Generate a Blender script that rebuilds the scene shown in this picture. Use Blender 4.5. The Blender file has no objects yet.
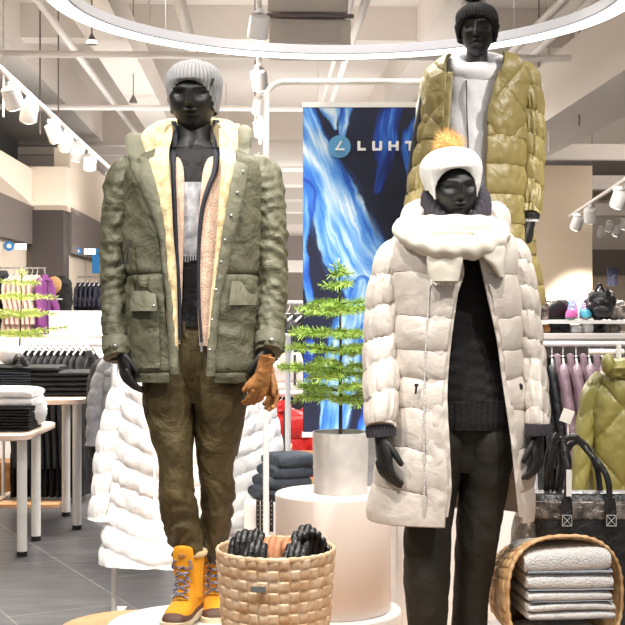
import bpy, math, random
from math import sin, cos, pi, radians as R
from mathutils import Vector as V, Matrix, noise
random.seed(7)
F = 1250.0; HY = 306.0; CZ = 1.5
col = bpy.context.scene.collection
def P(px, py, Y): return V(((px-312.5)*Y/F, Y, CZ+(HY-py)*Y/F))
def X_(px, Y): return (px-312.5)*Y/F
def Z_(py, Y): return CZ+(HY-py)*Y/F
TH = math.atan(50.5/1250)
def B(u, v, z): return V((u*cos(TH)-v*sin(TH), u*sin(TH)+v*cos(TH), z))   # the building's own axes
def n3(x, y=0.0, z=0.0): return noise.noise(V((x, y, z)))
def clamp(x, a=0.0, b=1.0): return max(a, min(b, x))
def smooth(a, b, x):
    t = clamp((x-a)/(b-a)); return t*t*(3-2*t)
def lin(c):
    return tuple(((v/255)/12.92 if v/255 <= .04045 else ((v/255+.055)/1.055)**2.4) for v in c)

# ---------------------------------------------------------------- materials
def mat(name, rgb, rough=.7, metal=0., bump=None, var=0., vscale=8., emit=None, spec=.5, sheen=0., trans=0., rgb2=None, coat=0., crease=None):
    m = bpy.data.materials.new(name); m.use_nodes = True
    nt = m.node_tree; b = nt.nodes['Principled BSDF']
    c = lin(rgb)+(1,)
    b.inputs['Base Color'].default_value = c
    b.inputs['Roughness'].default_value = rough
    b.inputs['Metallic'].default_value = metal
    b.inputs['Specular IOR Level'].default_value = spec
    if sheen: b.inputs['Sheen Weight'].default_value = sheen
    if coat: b.inputs['Coat Weight'].default_value = coat
    if trans: b.inputs['Transmission Weight'].default_value = trans
    tc = nt.nodes.new('ShaderNodeTexCoord')
    if var or rgb2:
        nz = nt.nodes.new('ShaderNodeTexNoise'); nz.inputs['Scale'].default_value = vscale
        nz.inputs['Detail'].default_value = 5
        nt.links.new(tc.outputs['Object'], nz.inputs['Vector'])
        rp = nt.nodes.new('ShaderNodeValToRGB')
        c2 = lin(rgb2)+(1,) if rgb2 else tuple(v*(1-var) for v in c[:3])+(1,)
        rp.color_ramp.elements[0].position = .35; rp.color_ramp.elements[1].position = .65
        rp.color_ramp.elements[0].color = c2; rp.color_ramp.elements[1].color = c
        nt.links.new(nz.outputs['Fac'], rp.inputs['Fac'])
        nt.links.new(rp.outputs['Color'], b.inputs['Base Color'])
    if bump:                                   # (scale, strength, distance)
        nz = nt.nodes.new('ShaderNodeTexNoise'); nz.inputs['Scale'].default_value = bump[0]
        nz.inputs['Detail'].default_value = 3
        nt.links.new(tc.outputs['Object'], nz.inputs['Vector'])
        bp = nt.nodes.new('ShaderNodeBump'); bp.inputs['Strength'].default_value = bump[1]
        bp.inputs['Distance'].default_value = bump[2] if len(bump) > 2 else .002
        nt.links.new(nz.outputs['Fac'], bp.inputs['Height'])
        nt.links.new(bp.outputs['Normal'], b.inputs['Normal'])
    if crease:                                 # (scale, distance): soft cloth creases
        nz = nt.nodes.new('ShaderNodeTexNoise'); nz.inputs['Scale'].default_value = crease[0]
        nz.inputs['Detail'].default_value = 4; nz.inputs['Distortion'].default_value = .5; nz.inputs['Roughness'].default_value = .5
        nt.links.new(tc.outputs['Object'], nz.inputs['Vector'])
        b2 = nt.nodes.new('ShaderNodeBump'); b2.inputs['Strength'].default_value = .9; b2.inputs['Distance'].default_value = crease[1]
        nt.links.new(nz.outputs['Fac'], b2.inputs['Height'])
        if bump: nt.links.new(bp.outputs['Normal'], b2.inputs['Normal'])
        nt.links.new(b2.outputs['Normal'], b.inputs['Normal'])
    if emit:
        b.inputs['Emission Color'].default_value = lin(emit[0])+(1,)
        b.inputs['Emission Strength'].default_value = emit[1]
    return m

# ---------------------------------------------------------------- mesh builder
class MB:
    def __init__(s): s.v = []; s.f = []; s.c = None
    def grid(s, rows, closed=False, cap0=False, cap1=False):
        o = len(s.v); n = len(rows[0])
        for r in rows: s.v.extend(r)
        for i in range(len(rows)-1):
            for j in range(n if closed else n-1):
                a = o+i*n+j; b = o+i*n+(j+1) % n
                s.f.append((a, b, b+n, a+n))
        if cap0: s.f.append(tuple(o+j for j in range(n))[::-1])
        if cap1: s.f.append(tuple(o+(len(rows)-1)*n+j for j in range(n)))
        return s
    def tube(s, pts, rad, n=16, disp=None, cap=True, up=None, round_end=False):
        pts = [V(p) for p in pts]; N = len(pts)
        rad = [r if isinstance(r, (tuple, list)) else (r, r) for r in rad] if isinstance(rad, list) else [(rad, rad)]*N
        T = [(pts[min(i+1, N-1)]-pts[max(i-1, 0)]).normalized() for i in range(N)]
        u = V(up) if up else (V((0, 1, 0)) if abs(T[0].y) < .9 else V((1, 0, 0)))
        rows = []; L = 0
        for i in range(N):
            if i: L += (pts[i]-pts[i-1]).length
            u = (u-T[i]*u.dot(T[i])).normalized(); w = T[i].cross(u)
            row = []
            for j in range(n):
                a = 2*pi*j/n; d = disp(L, a, pts[i]) if disp else 0
                row.append(pts[i]+w*((rad[i][0]+d)*cos(a))+u*((rad[i][1]+d)*sin(a)))
            rows.append(row)
        if round_end:
            def cap_rows(i, sg):
                out = []
                for k in (1, 2):
                    t = k*pi/6
                    out.append([pts[i]+(q-pts[i])*cos(t*1.25)+T[i]*sg*sin(t*1.25)*min(rad[i]) for q in rows[i]])
                return out
            a = cap_rows(0, -1); b = cap_rows(N-1, 1)
            rows = a[::-1]+rows+b
        s.grid(rows, True, cap, cap)
        return s
    def box(s, c, d, rot=0., M=None):
        c = V(c); hx, hy, hz = d[0]/2, d[1]/2, d[2]/2; o = len(s.v)
        for q in ((-1,-1,-1),(1,-1,-1),(1,1,-1),(-1,1,-1),(-1,-1,1),(1,-1,1),(1,1,1),(-1,1,1)):
            p = V((q[0]*hx, q[1]*hy, q[2]*hz))
            if rot: p = Matrix.Rotation(rot, 3, 'Z') @ p
            if M: p = M @ p
            s.v.append(p+c)
        for f in ((0,3,2,1),(4,5,6,7),(0,1,5,4),(1,2,6,5),(2,3,7,6),(3,0,4,7)): s.f.append(tuple(o+i for i in f))
        return s
    def bbox(s, u0, u1, v0, v1, z0, z1):       # box in the building's axes
        return s.box(B((u0+u1)/2, (v0+v1)/2, (z0+z1)/2), (u1-u0, v1-v0, z1-z0), TH)
    def lathe(s, c, prof, n=48, sx=1, sy=1):
        c = V(c)
        s.grid([[c+V((r*sx*cos(2*pi*j/n), r*sy*sin(2*pi*j/n), z)) for j in range(n)] for r, z in prof], True, True, True)
        return s
    def blob(s, c, r, n=16, m=10, disp=None, M=None):
        c = V(c); rows = []
        for i in range(m+1):
            t = pi*clamp(i/m, .02, .98)
            row = []
            for j in range(n):
                a = 2*pi*j/n; d = V((sin(t)*cos(a), sin(t)*sin(a), cos(t)))
                k = 1+(disp(d) if disp else 0)
                q = V((d.x*r[0]*k, d.y*r[1]*k, d.z*r[2]*k))
                if M: q = M @ q
                row.append(c+q)
            rows.append(row)
        return s.grid(rows, True, True, True)
WL = {}
def build(name, mb, m, parent=None, label=None, smooth=True, solid=0, bevel=0, sub=0, origin=None, colors=None):
    vs = mb.v
    if origin is None:
        xs = [p[0] for p in vs]; ys = [p[1] for p in vs]; zs = [p[2] for p in vs]
        origin = V(((min(xs)+max(xs))/2, (min(ys)+max(ys))/2, min(zs)))
    me = bpy.data.meshes.new(name)
    me.from_pydata([tuple(V(p)-origin) for p in vs], [], mb.f); me.validate(); me.update()
    for p in me.polygons: p.use_smooth = smooth
    if smooth and smooth != 'all':
        try: me.set_sharp_from_angle(angle=R(45 if smooth is True else smooth))
        except Exception: pass
    me.materials.append(m)
    if colors:
        ca = me.color_attributes.new('Col', 'FLOAT_COLOR', 'POINT')
        for i, c in enumerate(colors): ca.data[i].color = (c[0], c[1], c[2], 1)
    o = bpy.data.objects.new(name, me); col.objects.link(o)
    WL[o.name] = origin
    if parent: o.parent = parent; o.location = origin-WL[parent.name]
    else: o.location = origin
    if bevel:
        b = o.modifiers.new('bevel', 'BEVEL'); b.width = bevel; b.segments = 2; b.limit_method = 'ANGLE'
    if solid:
        sm = o.modifiers.new('solid', 'SOLIDIFY'); sm.thickness = abs(solid); sm.offset = -1 if solid > 0 else 1
    if sub:
        sm = o.modifiers.new('sub', 'SUBSURF'); sm.levels = sub; sm.render_levels = sub
    if label: o['label'] = label
    return o
def tag(o, label, cat, group=None):
    o['label'] = label; o['category'] = cat
    if group: o['group'] = group
    return o
def struct(o): o['kind'] = 'structure'; return o
def thing(name, label, cat, loc, group=None):
    o = bpy.data.objects.new(name, None); col.objects.link(o); o.location = V(loc); WL[o.name] = V(loc)
    o.empty_display_size = .05
    return tag(o, label, cat, group)
def copy_tree(o, loc, rz=0., label=None, sc=None):
    def cp(a, par):
        c = a.copy(); col.objects.link(c)
        if par: c.parent = par
        for ch in list(a.children): cp(ch, c)
        return c
    c = cp(o, None); c.location = V(loc); c.rotation_euler = (0, 0, rz)
    if label: c['label'] = label
    if sc: c.scale = (sc, sc, sc) if not isinstance(sc, tuple) else sc
    return c
def table(keys, t):                            # catmull-rom through rows keyed by their first value
    k = keys
    if t <= k[0][0]: return k[0][1:]
    if t >= k[-1][0]: return k[-1][1:]
    for i in range(len(k)-1):
        if k[i][0] <= t <= k[i+1][0]: break
    p0 = k[max(i-1, 0)]; p1 = k[i]; p2 = k[i+1]; p3 = k[min(i+2, len(k)-1)]
    h = p2[0]-p1[0]; s = (t-p1[0])/h
    out = []
    for j in range(1, len(p1)):
        m1 = (p2[j]-p0[j])/max(p2[0]-p0[0], 1e-6)*h; m2 = (p3[j]-p1[j])/max(p3[0]-p1[0], 1e-6)*h
        out.append((2*s**3-3*s*s+1)*p1[j]+(s**3-2*s*s+s)*m1+(-2*s**3+3*s*s)*p2[j]+(s**3-s*s)*m2)
    return out
def dense(pts, n):                             # smooth resample of a list of tuples
    k = [(i,)+tuple(p) for i, p in enumerate(pts)]
    return [table(k, (len(pts)-1)*i/(n-1)) for i in range(n)]
ORD = 'first second third fourth fifth sixth seventh eighth ninth tenth eleventh twelfth thirteenth fourteenth'.split()

# ---------------------------------------------------------------- garment tools
def shell(mb, keys, rows=120, cols=140, disp=None, e=1.0, open_=True):
    """keys: (py, xl, xr, Yc, ry, ol, orr) top to bottom"""
    y0, y1 = keys[0][0], keys[-1][0]; out = []
    for i in range(rows):
        py = y0+(y1-y0)*i/(rows-1); xl, xr, Yc, ry, ol, orr = table(keys, py)
        L = X_(xl, Yc); Rr = X_(xr, Yc); cx = (L+Rr)/2; rx = (Rr-L)/2; z = Z_(py, Yc)
        if open_:
            Yf = Yc-ry
            aR = math.asin(clamp((X_(orr, Yf)-cx)/rx, -.98, .98)); aL = math.asin(clamp((X_(ol, Yf)-cx)/rx, -.98, .98))
            A0, A1 = aR, aL+2*pi
        else: A0, A1 = pi, 3*pi
        row = []
        for j in range(cols):
            a = A0+(A1-A0)*j/(cols-1 if open_ else cols)
            sx = sin(a); sy = cos(a)
            sx = math.copysign(abs(sx)**e, sx); sy = math.copysign(abs(sy)**e, sy)
            d = disp(z, a, i/(rows-1), cx+rx*sx) if disp else 0
            row.append(V((cx+(rx+d)*sx, Yc-(ry+d)*sy, z)))
        out.append(row)
    mb.grid(out, not open_, not open_, not open_)
    return mb
def ribbon(mb, keys, rows=60, cols=10, bulge=.006, thick=.008, nz=.002, seed=0, wav=0., back=False):
    """keys: (py, xl, xr, Yl, Yr)  a strip with thickness"""
    y0, y1 = keys[0][0], keys[-1][0]; out = []
    for i in range(rows):
        py = y0+(y1-y0)*i/(rows-1); xl, xr, Yl, Yr = table(keys, py)
        a = P(xl, py, Yl); b = P(xr, py, Yr)
        fr = []; bk = []
        for j in range(cols):
            t = j/(cols-1); p = a.lerp(b, t)
            d = bulge*sin(pi*t)**.6+nz*n3(p.x*40+seed, p.z*25, seed)+wav*sin(p.z*60+seed)*(1-t)
            fr.append(p+V((0, -d, 0))); bk.append(p+V((0, thick, 0)))
        out.append(fr+bk[::-1])
    mb.grid(out, True, True, True)
    return mb
def tubepx(mb, keys, n=28, rows=90, disp=None, **k):
    """keys: (px, py, Y, rpx_x, r_depth_m)"""
    d = dense(keys, rows)
    pts = [P(q[0], q[1], q[2]) for q in d]
    rad = [(q[3]*q[2]/F, q[4]) for q in d]
    mb.tube(pts, rad, n, disp, **k)
    return mb
def fabric_disp(amp, seed, fx=14, fz=9):
    def d(L, a, p):
        return amp*(n3(p.x*fx+cos(a)*1.3+seed, p.z*fz*1.6, sin(a)*1.3)+.5*n3(cos(a)*3+seed, L*fz*4, sin(a)*3+L*5))
    return d
def puff(spacing, amp, seed=0, tilt=0., pk=.35):
    def d(L, a, p):
        s = L/spacing+tilt*sin(a+1)+.12*n3(cos(a)*1.5+seed, sin(a)*1.5, L*3)
        f = s-math.floor(s); b = abs(sin(pi*f))**.55
        w = n3(cos(a)*6+seed, sin(a)*6, math.floor(s)*3.1+f*1.2)
        w2 = n3(cos(a)*13+seed, sin(a)*13, L*9)
        return amp*(b-.6)+amp*pk*w*(1.2-b*.6)+amp*.25*w2
    return d
def oval(xo, top, hh, bottom, p=3., rise=0.):
    def f(a):
        a = (a+pi) % (2*pi)-pi
        if abs(a) > pi/2: return bottom+rise
        q = abs(sin(a))/xo
        z = top-hh*(1-(1-min(q, .999)**p)**(1/p)) if q < .999 else -9
        if q >= .97: return bottom+rise*smooth(.97, 1/xo, q)
        return max(z, bottom)
    return f
# ---------------------------------------------------------------- mannequin head, hands
def head(mb, c, w, h, d, yaw=0., pitch=0., roll=0., fem=False):
    c = V(c); n, m = 90, 80; rows = []
    M = Matrix.Rotation(yaw, 3, 'Z') @ Matrix.Rotation(pitch, 3, 'X') @ Matrix.Rotation(roll, 3, 'Y')
    def g(x, z, x0, z0, sx, sz): return math.exp(-((x-x0)/sx)**2-((z-z0)/sz)**2)
    for i in range(m+1):
        t = pi*clamp(i/m, .012, .988); row = []
        for j in range(n):
            a = 2*pi*j/n; x = sin(t)*sin(a); y = -sin(t)*cos(a); z = cos(t)
            # jaw narrows, back of skull rounder and higher
            k = 1.0
            if z < .1: k = 1-(.17 if not fem else .24)*smooth(.1, -1., z)-.02*smooth(-.45, -.9, z)
            kx = k; ky = 1-.16*smooth(0, -1, z) if y < 0 else 1-.62*smooth(.1, -1, z)
            sx = math.copysign(abs(x)**.92, x)
            X = sx*w/2*kx; Y = y*d/2*ky; Zz = z*h/2
            if y > 0: Y *= 1.05
            if y < .15:                        # the face
                fw = smooth(.15, -.35, y); q = X/(w/2); zz = Zz/(h/2)
                f = 0
                f += .10*g(q, zz, 0, .02, .16, .2)*.5                       # bridge
                f += (.40 if not fem else .33)*(g(q, zz, 0, -.22, .125, .11))      # nose tip
                f += .30*g(q, zz, 0, -.04, .085, .17)
                f -= .15*(g(q, zz, -.42, .04, .22, .15)+g(q, zz, .42, .04, .22, .15))
                f += 0
                f += .07*(g(q, zz, -.36, .20, .30, .08)+g(q, zz, .36, .20, .30, .08))
                f += .04*(g(q, zz, -.62, -.25, .2, .2)+g(q, zz, .62, -.25, .2, .2))
                f -= .07*(g(q, zz, 0, -.37, .2, .045))
                f += .10*(g(q, zz, 0, -.455, .25, .05))+.12*g(q, zz, 0, -.58, .22, .055)
                f -= .05*g(q, zz, 0, -.52, .3, .018)
                f -= .05*g(q, zz, 0, -.67, .25, .06)
                f += .07*g(q, zz, 0, -.84, .28, .12)
                Y -= f*d/2*1.15*fw
            for s in (-1, 1):                  # ears
                e = g(Y/(d/2), Zz/(h/2), .1, -.05, .13, .2)
                if x*s > .7: X += s*e*w*.05
            row.append(c+M @ V((X, Y, Zz)))
        rows.append(row)
    mb.grid(rows, True, True, True)
def hand(mb, wrist, down, side, L=.18, curl=.35, fat=1.0, palm=None, spread=.06, thumb=True, n=10):
    """down: direction of the fingers; side: direction the thumb leaves; curls towards palm normal"""
    dn = V(down).normalized(); sd = V(side); sd = (sd-dn*sd.dot(dn)).normalized(); nm = palm if palm else dn.cross(sd)
    nm = V(nm).normalized(); w = V(wrist); k = L/.18
    prof = [(-.02, .026, .019), (.01, .027, .019), (.035, .035, .018), (.06, .040, .017), (.085, .040, .015), (.097, .036, .011)]
    mb.tube([w+dn*(t*k)+nm*(.004*sin(t*20)) for t, a, b in prof], [(a*k*fat, b*k*fat) for t, a, b in prof], 18, up=tuple(nm), round_end=False)
    fl = [.072, .082, .077, .060]; off = [.028, .0095, -.0095, -.027]
    for q in range(4):
        p = w+dn*(.082*k)+sd*(off[q]*k); d = (dn+sd*(off[q]*spread*30)).normalized()
        seg = [.45, .3, .25]; pts = [p]; rr = [.0112]
        ang = 0
        for s_i, sl in enumerate(seg):
            for h_ in range(3):
                ang += curl*(.9+.1*q)*(.28 if s_i else .2)
                dd = d*cos(ang)+nm*sin(ang)
                p = p+dd*(fl[q]*sl/3*k*1.12); pts.append(p)
                rr.append(.0112-.0034*(len(pts)/10)+(.0006 if h_ == 2 else 0))
        mb.tube(pts, [(r*k*fat, r*k*fat) for r in rr], n, up=tuple(nm), round_end=True)
    if thumb:
        p = w+dn*(.022*k)+sd*(.018*k); d = (dn*.75+sd*.62+nm*.35).normalized(); pts = [p]; rr = [.014]
        for h_ in range(8):
            d = (d+dn*.07+nm*.04*curl-sd*.03).normalized(); p = p+d*(.0105*k); pts.append(p); rr.append(.0135-.0055*(h_/8))
        mb.tube(pts, [(r*k*fat, r*k*fat*.9) for r in rr], n, up=tuple(nm), round_end=True)
def knit_hat(mb, c, rx, ry, ztop, zb, ribs=44, amp=.0025, n=None, m=46, M=None, slouch=0., cuff=None):
    """zb(a): lower edge height (relative to c.z), a=0 at the front"""
    c = V(c); n = n or ribs*5; rows = []
    for i in range(m+1):
        t = i/m; row = []
        for j in range(n):
            a = 2*pi*j/n; b = zb(a)
            if t < .55: th = (t/.55)*pi/2; r = sin(th)**.88; z = (ztop)*cos(th)**.9
            else: z = (t-.55)/.45*b; r = 1.0-.17*((t-.55)/.45)**1.5*(.4+.6*min(1, -b/.08))
            d = amp*(abs(sin(a*ribs/2))*2-1)*min(1, t*5)
            if cuff and t > cuff: d += .006*min(1, (t-cuff)*20)
            d += .003*n3(sin(a)*3, cos(a)*3, z*30)*min(1, t*4)
            q = V((sin(a)*(rx*r+d), -cos(a)*(ry*r+d), z))
            if M: q = M @ q
            row.append(c+q)
        rows.append(row)
    mb.grid(rows, True, True, False)
def pompom(mb, c, r, n=500, seed=1, lng=.025):
    rnd = random.Random(seed); c = V(c)
    mb.blob(c, (r*.8,)*3, 14, 10)
    for _ in range(n):
        z = rnd.uniform(-1, 1); a = rnd.uniform(0, 2*pi); q = math.sqrt(1-z*z)
        d = V((q*cos(a), q*sin(a), z)); b = d.orthogonal().normalized()*.0012
        p0 = c+d*r*.75; p1 = c+(d+V((rnd.uniform(-.3, .3), rnd.uniform(-.3, .3), rnd.uniform(-.3, .3)))).normalized()*(r+lng*rnd.random())
        o = len(mb.v); mb.v += [p0-b, p0+b, p1, p0+d.cross(b).normalized()*.0012]; mb.f += [(o, o+1, o+2), (o+1, o+3, o+2), (o+3, o, o+2)]
def folded(mb, c, w, d, h, layers=2, seed=0, rz=0., taper=0., tilt=0.):
    """a folded cloth: layers joined in a fold at the front, soft edges"""
    c = V(c); M = Matrix.Rotation(rz, 3, 'Z') @ Matrix.Rotation(tilt, 3, 'Y'); lh = h/layers
    for l in range(layers):
        rows = []; N = 30; K = 36
        for i in range(N+1):
            t = -1+2*i/N; ex = (1-abs(t)**8)**.25 if abs(t) < 1 else 0
            row = []
            for j in range(K):
                a = 2*pi*j/K; ca = math.copysign(abs(cos(a))**.35, cos(a)); sa = math.copysign(abs(sin(a))**.8, sin(a))
                x = t*w/2*(1+.03*n3(l*3+seed, cos(a)))
                y = ca*d/2*(.97+.03*n3(seed, l*2.3, t*2)); z = (l+.5)*lh+sa*lh*.54*max(ex, .62)
                z += .005*n3(x*9+seed, y*9, l*.3)*(.3+l/layers)-.25*lh*smooth(.5, 1, abs(t))*(l/layers)
                row.append(c+M @ V((x, y, z)))
            rows.append(row)
        mb.grid(rows, True, True, True)
# ---------------------------------------------------------------- materials in use
m_body = mat('mannequin_black_gloss', (30, 31, 31), .5, spec=.5)
m_white = mat('white_lacquer', (238, 236, 234), .35)
m_whitemetal = mat('white_metal', (235, 233, 230), .4)
m_parka = mat('olive_parka_cotton', (96, 95, 75), .6, bump=(220, .25, .001), var=.22, vscale=7, spec=.5, crease=(11, .026))
m_parka_dark = mat('olive_parka_lapel', (118, 117, 98), .65, bump=(220, .25, .001), var=.2, vscale=9, crease=(16, .014))
m_sherpa = mat('cream_sherpa', (238, 220, 176), .95, bump=(150, .8, .004), sheen=.3, rgb2=(222, 196, 144), vscale=60)
m_fleece = mat('pale_pink_fleece', (222, 190, 168), .95, bump=(200, .8, .006), sheen=.3)
m_navy = mat('dark_navy_trim', (40, 42, 52), .7, bump=(300, .3))
m_black = mat('black_cotton', (18, 18, 20), .7, bump=(300, .4, .001), crease=(12, .02))
m_print = mat('grey_shirt_print', (205, 205, 208), .85, rgb2=(120, 122, 128), vscale=22)
m_trouser = mat('brown_olive_trouser_cloth', (88, 75, 42), .7, bump=(260, .3, .001), var=.35, vscale=8, crease=(9, .035))
m_trouser2 = mat('dark_olive_trouser_cloth', (31, 29, 18), .75, bump=(260, .3, .001), var=.3, vscale=6, crease=(7, .02))
m_beanie = mat('light_grey_rib_knit', (150, 150, 152), .95, bump=(260, .6, .003))
m_cream = mat('cream_down_nylon', (208, 199, 190), .5, spec=.45, crease=(12, .010))
m_creamknit = mat('cream_wool_knit', (226, 220, 206), .95, bump=(260, .5, .002))
m_whiteknit = mat('white_wool_knit', (222, 220, 217), .95, bump=(300, .8, .003))
m_charknit = mat('charcoal_rib_knit', (66, 62, 70), .9, bump=(260, .5, .002))
m_blackknit = mat('black_cable_knit', (15, 15, 16), .85, bump=(160, .9, .004))
m_olive = mat('olive_gold_down_nylon', (146, 132, 82), .42, spec=.55, crease=(15, .013))
m_olive2 = mat('olive_green_down_nylon', (128, 122, 64), .42, spec=.55, crease=(12, .009))
m_hoodie = mat('white_hoodie_jersey', (232, 232, 236), .8, bump=(90, .4, .004), var=.06)
m_boot = mat('tan_yellow_nubuck', (236, 160, 22), .75, bump=(200, .3, .001), var=.15, vscale=14)
m_sole = mat('brown_rubber', (92, 64, 50), .6)
m_solelight = mat('cream_rubber', (222, 205, 175), .6)
m_lace = mat('navy_white_lace', (44, 44, 66), .7, rgb2=(150, 150, 168), vscale=90)
m_tan = mat('tan_leather', (194, 136, 78), .5, rgb2=(140, 92, 48), vscale=22, crease=(30, .012))
m_leather = mat('black_leather', (22, 22, 24), .38, spec=.6, crease=(28, .012))
m_orange = mat('rust_orange_leather', (196, 134, 96), .55, bump=(140, .4, .002))
m_splint = mat('pale_wood_splint', (234, 210, 180), .6, bump=(70, .3, .002), rgb2=(210, 170, 128), vscale=22)
m_wicker = mat('honey_wood_splint', (220, 186, 142), .6, bump=(70, .3, .002), rgb2=(186, 140, 88), vscale=26)
m_towel = mat('light_grey_wool', (218, 216, 214), .95, bump=(180, 1., .006), var=.1, vscale=60)
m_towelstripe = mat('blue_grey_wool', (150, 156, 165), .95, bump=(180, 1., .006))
m_plinth = mat('warm_white_plinth', (240, 228, 220), .5)
m_pot = mat('streaked_cement', (240, 239, 237), .6, rgb2=(212, 212, 212), vscale=9, bump=(30, .3))
m_soil = mat('dark_soil', (40, 34, 30), .95, bump=(60, 1., .01))
m_bark = mat('fir_bark', (80, 66, 48), .9, bump=(80, .8, .004))
m_needle = mat('fir_needles', (138, 180, 62), .6, rgb2=(188, 216, 110), vscale=14)
m_needle2 = mat('pale_fir_needles', (176, 198, 92), .6, rgb2=(206, 220, 130), vscale=14)
m_ceil = mat('painted_ceiling', (228, 220, 212), .85, var=.05, vscale=.7)
m_duct = mat('painted_duct', (224, 217, 210), .7, var=.08, vscale=1.3)
m_pipe = mat('painted_pipe', (238, 233, 228), .5)
m_void = mat('dark_void', (14, 14, 16), .9)
m_beige = mat('beige_wall_paint', (226, 212, 194), .85, var=.04, vscale=1)
m_pillar = mat('sand_pillar_paint', (214, 196, 172), .8, var=.05, vscale=1)
m_greyband = mat('taupe_panel', (122, 112, 108), .6)
m_darkpillar = mat('dark_taupe_panel', (84, 76, 74), .5)
m_wood = mat('light_oak', (222, 178, 132), .45, bump=(30, .2), rgb2=(200, 152, 106), vscale=6)
m_beech = mat('pale_beech', (232, 208, 190), .4, var=.08, vscale=5)
m_pinkcloth = mat('pale_pink_cloth', (222, 194, 182), .85, crease=(9, .04))
m_purple = mat('purple_cloth', (128, 60, 126), .8)
m_navycloth = mat('navy_cloth', (30, 32, 52), .6, crease=(10, .03))
m_mauve = mat('mauve_down_nylon', (140, 116, 128), .5, crease=(12, .02))
m_darkcloth = mat('charcoal_cloth', (24, 25, 28), .6, crease=(12, .03))
m_jean = mat('slate_denim', (52, 60, 70), .8, crease=(20, .015))
m_red = mat('red_nylon', (200, 36, 34), .45, var=.15, crease=(12, .03))
m_greyjacket = mat('heather_grey_down', (172, 174, 179), .7, var=.15, vscale=40, crease=(12, .02))
m_whitepuff = mat('white_down_nylon', (236, 236, 236), .5, crease=(12, .009))
m_chrome = mat('brushed_steel', (190, 190, 192), .3, metal=.9)
m_lamp = mat('lamp_face', (255, 250, 240), .5, emit=((255, 246, 232), 9))
m_ring = mat('ring_lamp_diffuser', (255, 255, 255), .5, emit=((255, 253, 250), 3.2))
m_ringside = mat('ring_lamp_housing', (158, 158, 162), .35, metal=.2)
m_blackrubber = mat('black_rubber', (18, 18, 18), .6)
m_silverbag = mat('crinkled_silver_leather', (150, 140, 132), .35, metal=.45, rgb2=(70, 64, 60), vscale=26, crease=(26, .02))
m_furtan = mat('tan_fur', (196, 150, 104), .9, bump=(120, .8, .006))
m_furorange = mat('ginger_faux_fur', (226, 176, 112), .9)
m_blacknub = mat('black_faux_fur', (20, 20, 21), .9)
m_bluesign = mat('bright_blue_sign', (48, 140, 214), .5)
m_signwhite = mat('lit_white_sign', (250, 250, 250), .5, emit=((250, 252, 255), 2.))
m_bluelight = mat('sky_blue_print', (110, 182, 238), .5)
m_letter = mat('white_print', (248, 248, 250), .5)
m_pink = mat('pink_mesh', (232, 110, 180), .6); m_teal = mat('aqua_mesh', (90, 190, 214), .6); m_greysole = mat('grey_foam', (120, 124, 130), .6)
def attr_mat(name, rough=.6):
    m = bpy.data.materials.new(name); m.use_nodes = True; nt = m.node_tree
    a = nt.nodes.new('ShaderNodeAttribute'); a.attribute_name = 'Col'
    nt.links.new(a.outputs['Color'], nt.nodes['Principled BSDF'].inputs['Base Color'])
    nt.nodes['Principled BSDF'].inputs['Roughness'].default_value = rough
    return m
m_poster = attr_mat('poster_print', .45)
def floor_mat():
    m = bpy.data.materials.new('slate_tile'); m.use_nodes = True; nt = m.node_tree; b = nt.nodes['Principled BSDF']
    tc = nt.nodes.new('ShaderNodeTexCoord'); mp = nt.nodes.new('ShaderNodeMapping'); mp.inputs['Rotation'].default_value = (0, 0, R(62))
    br = nt.nodes.new('ShaderNodeTexBrick'); br.inputs['Scale'].default_value = 1.
    br.inputs['Brick Width'].default_value = 1.2; br.inputs['Row Height'].default_value = .6; br.inputs['Mortar Size'].default_value = .004
    br.inputs['Color1'].default_value = lin((94, 93, 95))+(1,); br.inputs['Color2'].default_value = lin((82, 82, 85))+(1,)
    br.inputs['Mortar'].default_value = lin((140, 138, 137))+(1,)
    nz = nt.nodes.new('ShaderNodeTexNoise'); nz.inputs['Scale'].default_value = 3; nz.inputs['Detail'].default_value = 8
    mp2 = nt.nodes.new('ShaderNodeMapping'); mp2.inputs['Scale'].default_value = (1, 5, 1)
    mx = nt.nodes.new('ShaderNodeMixRGB'); mx.blend_type = 'OVERLAY'; mx.inputs[0].default_value = .7
    L = nt.links.new
    L(tc.outputs['Object'], mp.inputs['Vector']); L(mp.outputs['Vector'], br.inputs['Vector'])
    L(tc.outputs['Object'], mp2.inputs['Vector']); L(mp2.outputs['Vector'], nz.inputs['Vector'])
    L(br.outputs['Color'], mx.inputs[1]); L(nz.outputs['Fac'], mx.inputs[2]); L(mx.outputs[0], b.inputs['Base Color'])
    b.inputs['Roughness'].default_value = .38
    return m
m_floor = floor_mat()
def surf(keys, e=1.):
    def f(px, py):
        xl, xr, Yc, ry, ol, orr = table(keys, py); Yg = Yc-ry*.9
        cx = (X_(xl, Yc)+X_(xr, Yc))/2; rx = (X_(xr, Yc)-X_(xl, Yc))/2
        q = clamp(abs(X_(px, Yg)-cx)/rx, 0, .985); sa = q**(1/e); ca = math.sqrt(1-sa*sa)
        return Yc-ry*ca**e
    return f
def ribS(keys, sf, **k):                       # keys (py, xl, xr, off)
    mb = MB(); kk = []
    y0, y1 = keys[0][0], keys[-1][0]; n = max(6, int(abs(y1-y0)/4))
    for i in range(n+1):
        py = y0+(y1-y0)*i/n; xl, xr, off = table(keys, py)
        kk.append((py, xl, xr, sf(xl, py)-off, sf(xr, py)-off))
    return ribbon(mb, kk, **k)
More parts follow.
